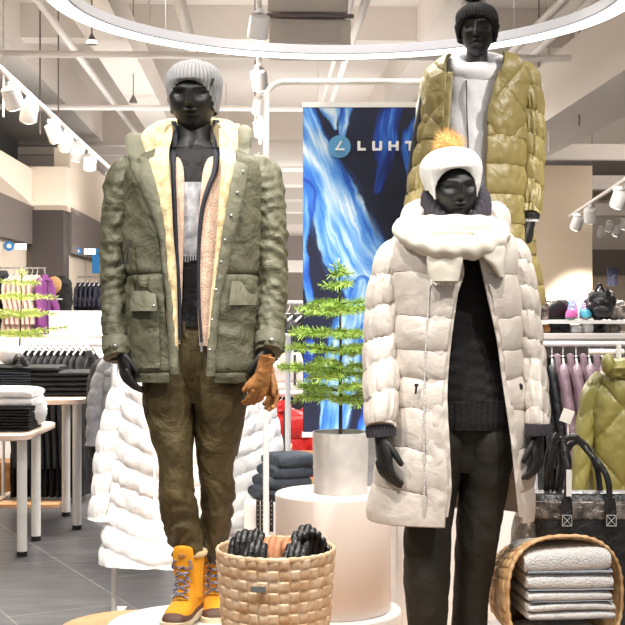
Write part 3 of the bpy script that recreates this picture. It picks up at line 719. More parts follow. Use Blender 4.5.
build('scarf_tail', ribbon(MB(), [(232, 474, 500, 3.86, 3.90), (246, 478, 505, 3.835, 3.87), (258, 484, 506, 3.835, 3.87), (266, 492, 505, 3.845, 3.87), (277, 499, 505, 3.86, 3.88)], rows=50, cols=40, bulge=.014, thick=.02, nz=.003), m_creamknit, sc)
fr = MB()
for i in range(26):
    px = 430.5+i*1.12; a = P(px, 280, 3.845-.001*i*.5); fr.tube([a, a+V((random.uniform(-.003, .003), 0, -.012-.006*random.random()))], .0016, 5)
build('fringe', fr, m_creamknit, sc)

# ================================================================ WOMAN in the olive coat
OY = 5.1
ow = thing('mannequin', 'black female mannequin in olive gold quilted coat, standing behind on a tall plinth', 'mannequin', V((X_(476, OY), OY, 1.0)))
b = MB(); head(b, P(477.5, 30, OY), .150, .222, .195, R(-10), R(2), fem=True)
tubepx(b, [(477, 44, 5.14, 11, .045), (477, 60, 5.14, 10.5, .045), (477, 72, 5.14, 13, .05), (477, 84, 5.13, 36, .075), (475, 150, 5.13, 32, .09), (476, 250, 5.13, 36, .10), (478, 300, 5.13, 38, .10)], 28, 60)
for ks in ([(430, 88, 5.12, 9, .04), (417, 160, 5.12, 8, .035), (411, 228, 5.06, 6, .026)], [(525, 88, 5.12, 9, .04), (531, 160, 5.12, 8, .035), (529, 226, 5.06, 6, .026)]): tubepx(b, ks, 14, 30)
for px in (458, 494):
    tubepx(b, [(px, 300, 5.13, 18, .08), (px, 370, 5.1, 12, .055), (px, 424, 5.12, 8, .035)], 14, 30)
    b.tube([V((X_(px, 5.1), 5.15, 1.03)), V((X_(px, 5.1), 5.05, 1.035)), V((X_(px, 5.1), 4.97, 1.02))], [(.03, .03), (.037, .03), (.03, .018)], 14, up=(0, 0, 1), round_end=True)
hand(b, P(529.5, 222, 5.05), (-.05, -.05, -1), (-.65, -.75, 0), .165, .5, 1.2, palm=(-.85, .4, 0), spread=.02)
hand(b, P(411, 222, 5.06), (.06, -.05, -1), (.8, -.6, 0), .165, .45, .95)
build('body', b, m_body, ow)
kh = MB()
knit_hat(kh, P(477, 21, OY), .086, .105, .072, oval(.95, .0, .1, -.082, 2.3), 44, .002, M=Matrix.Rotation(R(-10), 3, 'Z'), cuff=.62)
h = build('bobble_hat', kh, m_blacknub, ow, 'black knit hat', solid=-.006)
pm = MB(); pompom(pm, P(474, -7, 5.12), .052, 700, 5, .03); build('pompom', pm, m_blacknub, h, 'black fur pompom')
ok = [(58, 450, 506, 5.15, .11, 455, 501), (64, 438, 518, 5.15, .14, 451, 501), (74, 428, 524, 5.15, .155, 449, 498), (95, 424, 524, 5.15, .165, 449, 491), (120, 422, 523, 5.15, .17, 449, 486), (200, 419, 524, 5.15, .17, 446, 483), (250, 416, 531, 5.15, .175, 445, 484), (290, 413, 539, 5.15, .18, 444, 484), (305, 414, 538, 5.15, .175, 444, 484)]
def qz(v): f = v-math.floor(v); return abs(sin(pi*f))
def odisp(z, a, t, x):
    py = 58+t*247; wr = .006*n3(x*24, z*9, 3)+.004*n3(x*45, z*25, 6)
    if py < 140:
        u = x*5.2+z*4.2; v = x*5.2-z*4.2; b_ = (qz(u)*qz(v))**.4
    else: b_ = qz((py-140)/29+.1*n3(x*6, 2))**.5
    return .015*(b_-.6)+wr*(1.6-.7*b_)
c = MB(); shell(c, ok, 200, 230, odisp, .88); oc = build('down_coat', c, m_olive, ow, 'olive gold diamond quilted coat', solid=.016)
s = MB(); tubepx(s, [(515, 68, 5.15, 11, .055), (525, 80, 5.15, 14.5, .08), (530.5, 110, 5.15, 13.5, .078), (531, 150, 5.14, 13.2, .074), (530.5, 190, 5.1, 12, .066), (529.5, 216, 5.06, 10.5, .056)], 54, 190, puff(.105, .011, 13, -.2, .9)); build('sleeve', s, m_olive, oc)
s = MB(); tubepx(s, [(444, 70, 5.15, 11, .055), (436, 82, 5.15, 13, .08), (429, 110, 5.15, 12, .078), (424, 150, 5.14, 12, .074), (418, 190, 5.1, 11, .066), (413, 222, 5.06, 10, .056)], 54, 190, puff(.105, .010, 17, .2, .8)); build('sleeve', s, m_olive, oc)
build('hood', ring_tube(P(479, 72, 5.21), .160, .11, (.034, .044), 80, 20, tilt=-.05, a0=R(35), a1=R(325), seed=18), m_olive, oc, 'olive hood around the neck')
osf = surf(ok, .88)
0 and build('zipper', ribS([(74, 489.5, 491.5, .008), (120, 485, 487, .01), (200, 482.3, 484, .01), (300, 483, 484.5, .01)], osf, bulge=.003, thick=.006, rows=90, cols=4), m_charknit, oc)
build('front_placket', ribS([(72, 443, 453, .014), (120, 440, 450, .016), (200, 437, 447, .016), (300, 435, 445, .012)], osf, bulge=.008, thick=.01, rows=90, nz=.005), m_olive, oc)
hk = [(66, 462, 492, 5.15, .09, 0, 0), (74, 444, 508, 5.15, .115, 0, 0), (95, 438, 510, 5.15, .135, 0, 0), (150, 436, 508, 5.15, .135, 0, 0), (250, 434, 512, 5.15, .135, 0, 0), (300, 434, 514, 5.15, .13, 0, 0)]
c = MB(); shell(c, hk, 90, 110, lambda z, a, t, x: .010*n3(x*7, z*7, 3)+.006*n3(x*20+z*5, z*14, 2), open_=False); hdie = build('hoodie', c, m_hoodie, ow, 'white zip hoodie')
build('hood', ring_tube(P(478, 68, 5.135), .098, .09, (.042, .048), 80, 20, tilt=-.04, seed=28, rf=lambda a: .8+.2*smooth(0, 1.2, min(a, 2*pi-a))), m_hoodie, hdie)
hsf = surf(hk)
build('zipper', ribS([(80, 466, 466.8, .012), (110, 466.5, 467.3, .012), (150, 468, 468.8, .012), (250, 468, 468.8, .012)], hsf, bulge=.002, thick=.008, rows=40, cols=4), m_charknit, hdie)
t = MB(); t.tube([P(529.5, 213, 5.06), P(529.5, 219, 5.06)], [(.042, .05), (.040, .048)], 30); k_ = build('knit_cuff', t, m_black, oc)
t = MB(); t.tube([P(529.5, 219, 5.06), P(529.5, 222, 5.06)], [(.038, .042), (.036, .04)], 30); build('shirt_cuff', t, m_hoodie, hdie)
t = MB()
tubepx(t, [(476, 285, 5.15, 34, .10), (476, 330, 5.15, 37, .11), (476, 345, 5.15, 30, .09)], 30, 20)
for px in (458, 494): tubepx(t, [(px, 320, 5.14, 19, .09), (px, 370, 5.12, 14, .07), (px, 418, 5.13, 12, .06)], 30, 40, tdisp(51+px, .3))
build('trousers', t, m_trouser2, ow)
# ================================================================ ROOM SHELL
def S(name, mb, m, smooth=False): return struct(build(name, mb, m, smooth=smooth))
S('floor', MB().bbox(-9, 9, -1, 33, -.06, 0), m_floor)
S('ceiling', MB().bbox(-9, 9, 2.5, 33, 4.6, 4.7), m_ceil)
S('wall_back', MB().bbox(-9, 9, 32, 32.2, 0, 4.6), m_beige)
S('wall_right', MB().bbox(8.8, 9, -1, 32, 0, 4.6), m_beige)
S('wall_left', MB().bbox(-9, -8.8, -1, 32, 0, 4.6), m_beige)
# left partition wall with its shop-in-shop bays
S('wall_left', MB().bbox(-2.75, -2.55, 6, 14, 2.60, 3.02), m_beige)
S('trim_1', MB().bbox(-2.80, -2.53, 6, 14, 2.18, 2.60), m_greyband)
S('wall_left', MB().bbox(-2.70, -2.60, 6, 14, 0, 2.18), m_beige)
S('gap_shade_panel', MB().bbox(-2.95, -2.75, 6, 14.2, 3.02, 3.36), m_void)  # black panel standing in for the unlit gap above the wall
S('wall_left', MB().bbox(-3.6, -2.17, 14, 14.3, 2.56, 3.05), m_beige)
S('trim_3', MB().bbox(-2.54, -2.19, 13.9, 14.3, 1.3, 2.56), m_darkpillar)
S('wall_left', MB().bbox(-3.5, -2.54, 14.05, 14.2, 0, 2.5), m_beige)
S('wall_left', MB().bbox(-2.36, -2.18, 14.3, 24, 2.62, 3.3), m_beige)
S('trim_4', MB().bbox(-2.4, -2.16, 14.3, 24, 2.10, 2.62), m_greyband)
S('wall_left', MB().bbox(-2.30, -2.22, 14.3, 24, 0, 2.10), m_beige)
S('wall_left', MB().bbox(-3.0, -2.19, 14.25, 14.35, 0, 2.1), m_beige)
# pillar at the right and the bays far behind it
S('wall_right', MB().bbox(2.6, 4.0, 15, 16.2, 0, 3.2), m_pillar)
S('trim_5', MB().bbox(5.1, 9, 22.0, 22.2, 2.05, 2.50), m_greyband)
S('wall_back', MB().bbox(4.9, 9, 22.1, 22.3, 0, 2.05), m_beige)
S('wall_back', MB().bbox(5.1, 9, 22.25, 22.4, 2.5, 3.4), m_ceil)
# ceiling: long beams, cross beams, ducts
i = 0
def beam(u0, u1, v0, v1, z0, z1, m=None):
    o = S('ceiling', MB().bbox(u0, u1, v0, v1, z0, z1), m or m_ceil)
beam(2.61, 3.25, 3, 31, 3.20, 3.75)
beam(3.25, 3.32, 3, 31, 3.75, 4.6)
beam(-4.5, -2.47, 3, 31, 4.05, 4.6)
beam(-1.46, -1.12, 3, 18, 3.72, 4.02, m_duct)
beam(1.6, 1.95, 3, 31, 4.15, 4.6)
for v, z0, z1, d in ((16.8, 3.52, 3.62, .1), (18.6, 3.55, 3.8, .5), (20.6, 3.5, 3.75, .5), (22.8, 3.45, 3.7, .6), (25.2, 3.4, 3.7, .6), (28, 3.3, 3.6, .6), (30.5, 3.1, 3.4, .4)):
    beam(-8.5, 2.6, v, v+d, z0, z1)
beam(-8.8, 8.8, 19.5, 19.8, 4.0, 4.6); beam(-8.8, 8.8, 12.9, 13.2, 4.25, 4.6)
beam(3.3, 8.8, 18, 18.2, 3.2, 3.4); beam(3.3, 8.8, 20.5, 20.7, 3.0, 3.2); beam(3.3, 8.8, 16.8, 17, 3.5, 3.7)
# middle of the shop far behind, between the sleeves
S('wall_back', MB().bbox(-2.2, 4.0, 26, 26.2, 0, 3.2), m_ceil)
S('trim_6', MB().bbox(-2.2, 4.0, 25.9, 26, 2.45, 2.95), m_greyband)
def pipe(name, pts, r, m, label, cat='pipe', n=12, group=None):
    o = build(name, MB().tube(pts, r, n), m); return tag(o, label, cat, group)
pipe('ceiling_pipe', [B(-8, 10.5, 3.6), B(8, 10.5, 3.6)], .030, m_pipe, 'nearest horizontal pipe crossing the whole ceiling above the ring lamp')
pipe('ceiling_pipe', [B(-8, 13.3, 3.6), B(2.6, 13.3, 3.6)], .030, m_pipe, 'second horizontal ceiling pipe, just above the grey beanie level at left')
pipe('ceiling_pipe', [B(3.3, 13.3, 3.75), B(8, 13.3, 3.75)], .03, m_pipe, 'short horizontal pipe right of the big white ceiling beam')
pipe('ceiling_pipe', [B(-1.757, 5, 3.9), B(-1.757, 19, 3.9)], .036, m_pipe, 'white pipe running diagonally back at the upper left of the ceiling')
pipe('ceiling_pipe', [B(.815, 5, 3.9), B(.815, 18, 3.9)], .035, m_pipe, 'white pipe running back right of the air conditioner')
pipe('ceiling_pipe', [B(.72, 5, 3.95), B(.72, 18, 3.95)], .022, m_pipe, 'thinner white pipe close beside the one right of the air conditioner')
pipe('ceiling_pipe', [B(2.30, 5, 3.85), B(2.30, 20, 3.85)], .028, m_pipe, 'diagonal pipe nearest the black hat at the upper right')
pipe('ceiling_pipe', [B(2.52, 5, 3.85), B(2.52, 20, 3.85)], .040, m_pipe, 'thicker diagonal pipe beside the big beam at the upper right')
pipe('ceiling_pipe', [B(-.62, 5, 3.8), B(-.62, 20, 3.8)], .05, m_duct, 'round duct pipe passing above the grey beanie')
t = MB().bbox(2.36, 2.47, 5, 20, 3.84, 3.87); tag(build('cable_tray', t, m_pipe, smooth=False), 'flat cable tray between the two diagonal pipes at the upper right', 'cable tray')
# round duct with a clamp, upper left
d = MB(); d.tube([B(-1.3, 16.3, 3.5), B(-.6, 16.3, 3.5), B(0, 16.3, 3.5), B(2.2, 16.3, 3.5)], .17, 28); tag(build('ventilation_duct', d, m_duct), 'fat round ventilation duct crossing behind the beanie', 'duct')
# hanging rods and detectors
RW = ['thin rod hanging from the ceiling, '+s for s in ('above the left track spotlights', 'over the far left corner', 'left of the diagonal pipe', 'above the left lapel', 'just left of the white banner frame', 'above the banner top bar', 'at the right behind the olive coat shoulder', 'right of the olive coat, second one', 'right of the olive coat, third one', 'beside the dome camera')]
for k, (px, v, z0) in enumerate([(42, 11, 3.0), (6, 10, 3.0), (60, 12, 3.2), (150, 10, 3.62), (255, 12.5, 3.3), (318, 12, 3.2), (541, 12, 2.9), (551, 12, 3.0), (582, 11, 3.1), (608, 12, 3.6)]):
    u = (px-262)*v/1250
    tag(build('hanging_rod', MB().tube([B(u, v, z0), B(u, v, 4.6)], .007, 6), m_pipe if k % 2 else m_greyband), RW[k], 'rod')
for k, (px, py, v, lb) in enumerate([(93, 46, 9, 'small dark cone detector hanging over the left ceiling pipe'), (134, 104, 12, 'small dark cone detector hanging near the parka hood'), (595, 206, 19, 'small dark cone detector beside the sand pillar')]):
    u = (px-262)*v/1250; z = 1.5+(306-py)*v/1250
    r_ = thing('smoke_detector', lb, 'detector', B(u, v, z))
    build('cone', MB().lathe(B(u, v, z), [(.004, .08), (.02, .05), (.04, .01), (.042, 0), (.002, 0)], 16), m_greyband, r_)
    build('rod', MB().tube([B(u, v, z+.06), B(u, v, 4.6)], .005, 6), m_greyband, r_)
u = (618-262)*10.4/1250; r_ = thing('dome_camera', 'dark dome security camera under the ceiling pipe, top right', 'security camera', B(u, 10.4, 3.5))
build('dome', MB().lathe(B(u, 10.4, 3.5), [(.002, -.01), (.025, 0), (.04, .03), (.045, .06)], 20), m_blackrubber, r_)
build('housing', MB().lathe(B(u, 10.4, 3.5), [(.058, .05), (.062, .07), (.055, .10), (.02, .12)], 24), m_duct, r_)
# air conditioner
u0 = (269-262)*9.4/1250; u1 = (351-262)*9.4/1250
ac = thing('air_conditioner', 'white ceiling air conditioner box with grilles above the ring lamp', 'air conditioner', B((u0+u1)/2, 9.4, 3.4))
build('case', MB().bbox(u0, u1, 9.4, 10.0, 3.46, 3.66), m_duct, ac, smooth=False, bevel=.01)
build('grille_band', MB().bbox(u0-.02, u1+.02, 9.36, 9.42, 3.67, 3.69), m_greyband, ac, smooth=False)
g = MB()
for j in range(6): g.bbox(u0+.08, u1-.08, 9.394, 9.40, 3.485+j*.027, 3.497+j*.027)
build('grille', g, m_greyband if 0 else m_duct, ac, smooth=False)
build('upper_case', MB().bbox(u0-.01, u1-.02, 9.4, 9.9, 3.71, 3.95), m_duct, ac, smooth=False, bevel=.01)
for uu in (u0+.05, u1-.05): build('hanging_rod', MB().tube([B(uu, 9.6, 3.6), B(uu, 9.6, 4.62)], .006, 6), m_pipe, ac)
# truss far left
t = MB(); 
for k in range(8):
    a = -1.6+k*.16; t.tube([B(a, 17.5, 3.30), B(a+.08, 17.5, 3.48)], .012, 6); t.tube([B(a+.08, 17.5, 3.48), B(a+.16, 17.5, 3.30)], .012, 6)
t.tube([B(-1.6, 17.5, 3.48), B(-.3, 17.5, 3.48)], .014, 6); t.tube([B(-1.4, 17.5, 3.48), B(-1.4, 17.5, 4.62)], .01, 6); t.tube([B(-.5, 17.5, 3.48), B(-.5, 17.5, 4.62)], .01, 6); t.tube([B(-1.6, 17.5, 3.30), B(-.3, 17.5, 3.30)], .014, 6)
tag(build('lattice_truss', t, m_duct), 'small white lattice truss in the ceiling left of the parka', 'truss')
# ================================================================ RING LAMP
h = 1.3; RR = .94*h; rc = V((.1*h, 4.1*h, CZ+h))
rl = thing('ring_lamp', 'large glowing white ring lamp hanging over the mannequins', 'lamp', rc)
def ringprof(prof, m, nm):
    mb = MB(); mb.grid([[rc+V(((RR+r)*cos(2*pi*j/160), (RR+r)*sin(2*pi*j/160), z)) for j in range(160)] for r, z in prof+prof[:1]], True); return build(nm, mb, m, rl)
ringprof([(-.04, .010), (-.05, .014), (-.05, .058), (.05, .058), (.05, .014), (.04, .010)], m_ringside, 'housing')
ringprof([(-.036, 0), (-.039, .0098), (.039, .0098), (.036, 0)], m_ring, 'diffuser')
for k in range(4):
    a = 2*pi*k/4+.78; build('suspension_wire', MB().tube([rc+V((RR*cos(a), RR*sin(a), .065)), rc+V((RR*cos(a), RR*sin(a), 1.8))], .002, 5), m_chrome, rl)
# ================================================================ TRACK SPOTS
def rail(pa, pb, label):
    o = build('light_track', MB().tube([pa, pb], .018, 8), m_pipe); tag(o, label, 'light track')
rail(B(-1.65, 5, 3.0), B(-1.65, 15.5, 3.0), 'white light track carrying the spotlights at the left')
rail(B(-.02, 6, 3.32), B(-.02, 14, 3.32), 'white light track carrying the spotlights left of the banner frame')
ra = P(640, 170, 9.2); rb = P(570, 216, 14.0); rail(ra, rb, 'white light track in front of the sand pillar')
sp0 = thing('track_spotlight', '', 'spotlight', (0, 0, 0)); WL[sp0.name] = V((0, 0, 0))
T = Matrix.Rotation(R(28), 3, 'X')
def TT(q): return T @ V(q)+V((0, 0, -.10))
s = MB(); s.tube([TT((0, 0, .07)), TT((0, 0, .065)), TT((0, 0, -.07)), TT((0, 0, -.075))], [.050, .060, .062, .058], 24); build('housing', s, m_whitemetal, sp0, origin=V((0, 0, 0)))
s = MB(); s.tube([TT((0, 0, -.0745)), TT((0, 0, -.079))], .050, 24); lf = build('lamp_face', s, m_lamp, sp0, origin=V((0, 0, 0)))
s = MB(); s.box((0, 0, -.015), (.03, .12, .03)); s.tube([(0, 0, -.02), (.055, 0, -.05), TT((.063, 0, 0))], .007, 8); build('bracket', s, m_whitemetal, sp0, origin=V((0, 0, 0)))
spots = []
for px, rz, w_ in ((15, -.5, 'nearest on the left track, at the picture edge'), (31, .4, 'second from the left on the left track'), (56, -.6, 'third on the left track'), (67, .3, 'fourth on the left track'), (79, .7, 'fifth on the left track'), (91, .2, 'sixth on the left track'), (111, .5, 'last visible on the left track, by the parka hood')):
    v = -1.65*1250/(px-262); spots.append((B(-1.65, v, 2.98), rz, w_))
for v, rz, w_ in ((7.6, .3, 'topmost above the ring lamp left of the air conditioner'), (9.4, -.3, 'just below the ring lamp beside the frame corner'), (10.6, .4, 'second below the ring lamp beside the frame corner'), (12, -.2, 'lowest one beside the banner frame')): spots.append((B(-.02, v, 3.3), rz, w_))
for t_, rz, w_ in ((.22, .5, 'nearest on the right track, at the picture edge'), (.62, -.3, 'lit one in the middle of the right track'), (.85, .6, 'leftmost on the right track, against the pillar')): spots.append((ra.lerp(rb, t_)+V((0, 0, -.02)), rz, w_))
for k, (px, py) in enumerate([(601, 226), (609, 220), (617, 225), (624, 218)]): spots.append((P(px, py, 20), .3*k, 'tiny one far behind the pillar, number %s from the left' % ('one', 'two', 'three', 'four')[k]))
for k, (l, rz, w_) in enumerate(spots):
    lb = 'white track spotlight, '+w_
    if k == 0: sp0.location = l; sp0.rotation_euler.z = rz; sp0['label'] = lb; sp0['group'] = 'track spotlights'
    else: copy_tree(sp0, l, rz, lb)
# ================================================================ BANNER AND ITS FRAME
FY = 5.62
fr = thing('banner_stand', 'white tubular frame with rounded corners holding the blue banner', 'frame', V((X_(380, FY), FY, 0)))
pts = [V((X_(266, FY), FY, .01)), V((X_(266, FY), FY, Z_(104, FY)))]
c0 = V((X_(284, FY), FY, Z_(100, FY))); r0 = X_(284, FY)-X_(266, FY)
pts += [c0+V((-r0*cos(a), 0, r0*sin(a))) for a in [k*pi/2/8 for k in range(0, 9)]]
c1 = V((X_(478, FY), FY, Z_(100, FY)))
pts += [c1+V((r0*sin(a), 0, r0*cos(a))) for a in [k*pi/2/8 for k in range(0, 9)]]
pts += [V((X_(496, FY), FY, .01))]
build('tube', MB().tube(pts, .0135, 14), m_whitemetal, fr)
for px in (266, 496): build('foot', MB().box((X_(px, FY), FY, .01), (.06, .5, .02)), m_whitemetal, fr, smooth=False)
bn = thing('banner', 'blue paint-stroke fabric banner with white brand lettering', 'banner', V((X_(388, FY), FY, Z_(437, FY))))
build('top_bar', MB().box(P(390, 105, FY), (X_(478, FY)-X_(302, FY), .02, .023)), m_whitemetal, bn, smooth=False)
build('bottom_bar', MB().box(P(390, 434.5, FY), (X_(478, FY)-X_(302, FY), .02, .023)), m_whitemetal, bn, smooth=False)
for px in (319, 321, 455): build('hanging_cord', MB().tube([P(px, 104, FY), P(px, 84, FY)], .0015, 5), m_whitemetal, bn)
strokes = [([(296, 100, 16), (314, 150, 19), (333, 200, 30), (352, 250, 34), (378, 300, 30), (402, 350, 28), (430, 410, 28)], .75), ([(396, 95, 11), (386, 140, 13), (377, 188, 6)], .35), ([(322, 98, 8), (334, 112, 8), (338, 128, 3)], .95), ([(345, 98, 7), (347, 125, 5), (346, 140, 3)], .7),
  ([(414, 118, 3), (405, 150, 5), (409, 182, 4)], .45), ([(362, 285, 9), (348, 330, 18), (342, 375, 20), (332, 436, 16)], .8), ([(300, 190, 14), (300, 250, 6), (312, 300, 5)], .6), ([(368, 330, 12), (378, 390, 14), (368, 436, 9)], .6), ([(460, 95, 10), (440, 200, 16), (470, 330, 14)], .4), ([(310, 345, 6), (306, 380, 6)], .3)]
def ramp(t):
    st = [(0, (14, 28, 86)), (.3, (26, 72, 176)), (.55, (62, 128, 218)), (.8, (142, 190, 238)), (1, (222, 234, 248))]
    t = clamp(t)
    for (a, ca), (b_, cb) in zip(st, st[1:]):
        if t <= b_:
            k = (t-a)/(b_-a); return [ca[i]+(cb[i]-ca[i])*k for i in range(3)]
    return st[-1][1]
def pcol(x, y):
    xd = x+7*n3(x*.03, y*.02, 1)+2.0*n3(x*.15, y*.06, 2)+.8*n3(x*.6, y*.15); yd = y+6*n3(x*.03, y*.03, 5)
    best = [24, 26, 46]; base = 14+10*n3(x*.05, y*.05, 3); out = [20+base*.4, 24+base*.5, 44+base]
    for pts_, br in strokes:
        dm = 1e9; sd = 0; tt = 0
        for i_ in range(len(pts_)-1):
            x0, y0, w0 = pts_[i_]; x1, y1, w1 = pts_[i_+1]
            t = clamp(((xd-x0)*(x1-x0)+(yd-y0)*(y1-y0))/((x1-x0)**2+(y1-y0)**2)); w_ = w0+(w1-w0)*t
            dx = xd-(x0+(x1-x0)*t); dy = yd-(y0+(y1-y0)*t); dd = math.hypot(dx, dy)/w_
            if dd < dm: dm = dd; sd = math.copysign(dd, dx*(y1-y0)-dy*(x1-x0)); tt = i_+t; wb = w_
        a_ = 1-smooth(.82, 1.05, dm+.12*n3(sd*9, tt*2, 4))
        if a_ > 0:
            k = br+.42*n3(sd*wb*.12, tt*.9+yd*.012, br*9)+.20*n3(sd*wb*.4, tt*1.3, br*5)+.10*n3(sd*wb*1.2, tt*2)-.22*dm*dm
            c_ = ramp(k); out = [out[i]*(1-a_)+c_[i]*a_ for i in range(3)]
    return lin(out)
mb = MB(); cs = []; nx, ny = 210, 390; rows = []
for j in range(ny):
    py = 107.5+(432.5-107.5)*j/(ny-1); row = []
    for i_ in range(nx):
        px = 303+(476-303)*i_/(nx-1); row.append(P(px, py, FY-.008)); cs.append(pcol(px, py))
    rows.append(row)
mb.grid(rows)
build('printed_cloth', mb, m_poster, bn, colors=cs, solid=-.004)
lg = MB(); lg.tube([P(339.5, 146.5, FY-.018), P(339.5, 146.5, FY-.014)], 11.2*FY/F, 40, cap=True); lo = build('logo_disc', lg, m_bluelight, bn, 'light blue round logo')
def strokebox(mb, x0, y0, x1, y1, w, Y):
    a = P(x0, y0, Y); b_ = P(x1, y1, Y); dr = (b_-a).normalized(); n_ = V((-dr.z, 0, dr.x))*(w*Y/F/2)
    o = len(mb.v); e = V((0, .003, 0))
    mb.v += [a+n_, b_+n_, b_-n_, a-n_, a+n_+e, b_+n_+e, b_-n_+e, a-n_+e]
    mb.f += [(o, o+1, o+2, o+3), (o+7, o+6, o+5, o+4), (o, o+4, o+5, o+1), (o+1, o+5, o+6, o+2), (o+2, o+6, o+7, o+3), (o+3, o+7, o+4, o)]
lg = MB(); strokebox(lg, 341.5, 141, 336, 150, 1.6, FY-.022); strokebox(lg, 335.3, 149.3, 344.5, 149.3, 1.8, FY-.0225); build('logo_mark', lg, m_letter, lo, 'white slanted angle mark')
Yl = FY-.016; ty, by = 141, 150.5
def letter(nm, segs):
    m_ = MB()
    for q, s_ in enumerate(segs): strokebox(m_, *s_, Yl-.0004*q)
    build(nm, m_, m_letter, bn)
letter('letter', [(358.9, ty, 358.9, by, 2.9), (357.6, by-1.3, 365.8, by-1.3, 2.6)])
letter('letter', [(373.6, ty, 373.6, by-1, 2.9), (380.7, ty, 380.7, by-1, 2.9), (372.8, by-1.2, 381.5, by-1.2, 2.6)])
letter('letter', [(389.9, ty, 389.9, by, 2.9), (397.3, ty, 397.3, by, 2.9), (389, 145.8, 398, 145.8, 2.4)])
letter('letter', [(405, ty+1.2, 415, ty+1.2, 2.5), (410, ty, 410, by, 2.9)])
letter('letter', [(424.5, ty, 421, by, 2.7), (424.5, ty, 428.5, by, 2.7), (422, 148, 427.5, 148, 1.8)])
# ================================================================ PODIUM, PLINTHS
x0 = X_(70, 5.3)
pd = MB(); pr = []
def rrect(x0, x1, y0, y1, r, n=8):
    o = []
    for cx, cy, a0 in ((x1-r, y1-r, 0), (x0+r, y1-r, pi/2), (x0+r, y0+r, pi), (x1-r, y0+r, 3*pi/2)):
        for k in range(n+1): a = a0+pi/2*k/n; o.append((cx+r*cos(a), cy+r*sin(a)))
    return o
def slab(mb, pts, z0, z1, bev=.006):
    cx = sum(p[0] for p in pts)/len(pts); cy = sum(p[1] for p in pts)/len(pts)
    def ins(d): return [(p[0]-d*(1 if p[0] > cx else -1), p[1]-d*(1 if p[1] > cy else -1)) for p in pts]
    mb.grid([[V((x, y, z)) for x, y in q] for q, z in ((ins(bev), z0), (pts, z0+bev), (pts, z1-bev), (ins(bev), z1))], True, True, True); return mb
o = build('display_podium', slab(MB(), rrect(x0, 1.75, 3.1, 5.36, .3), 0, .2), m_wood); tag(o, 'low pale wooden podium carrying the mannequins', 'podium')
def disc(name, c, r, z0, z1, label, cat, m=None, bev=.008):
    mb = MB().lathe((c[0], c[1], 0), [(r-bev, z0), (r, z0+bev), (r, z1-bev), (r-bev*.3, z1-bev*.3), (r-bev, z1)], 96)
    return tag(build(name, mb, m or m_white), label, cat)
mx = X_(195, MY)
disc('round_plinth', (mx, MY+.03), .30, .2, .425, 'white round plinth under the yellow boots', 'plinth')
dd = thing('display_plate', 'thin round white plate between the yellow boots and their plinth', 'plate', (mx+.02, MY+.0, .425))
build('plate', MB().lathe((mx+.02, MY+.02, 0), [(.215, .425), (.22, .43), (.22, .436), (.21, .441)], 80), m_whitemetal, dd)
disc('round_plinth', (X_(333, 4.8), 4.8), .222, .34, Z_(492, 4.8), 'tall cream cylinder plinth under the potted fir', 'plinth', m_plinth)
disc('round_plinth', (X_(333, 4.8), 4.8), .262, .2, .34, 'wide white disc plinth beneath the tall cream cylinder', 'plinth')
disc('round_plinth', (X_(276, 3.8), 3.8-.03), .20, .2, .32, 'low white round plinth under the glove basket', 'plinth')
disc('round_plinth', (X_(572, 4.1)+.02, 4.12), .36, .2, .40, 'white round plinth under the tipped basket and handbag', 'plinth')
disc('round_plinth', (X_(452, 4.0), 4.0), .20, .2, .225, 'flat white disc under the cream coat mannequin', 'plinth')
o = build('square_plinth', MB().box((X_(457, 5.12), 5.12, .6), (.53, .42, .8)), m_white, smooth=False, bevel=.006); tag(o, 'tall white box plinth behind the cream coat mannequin', 'plinth')
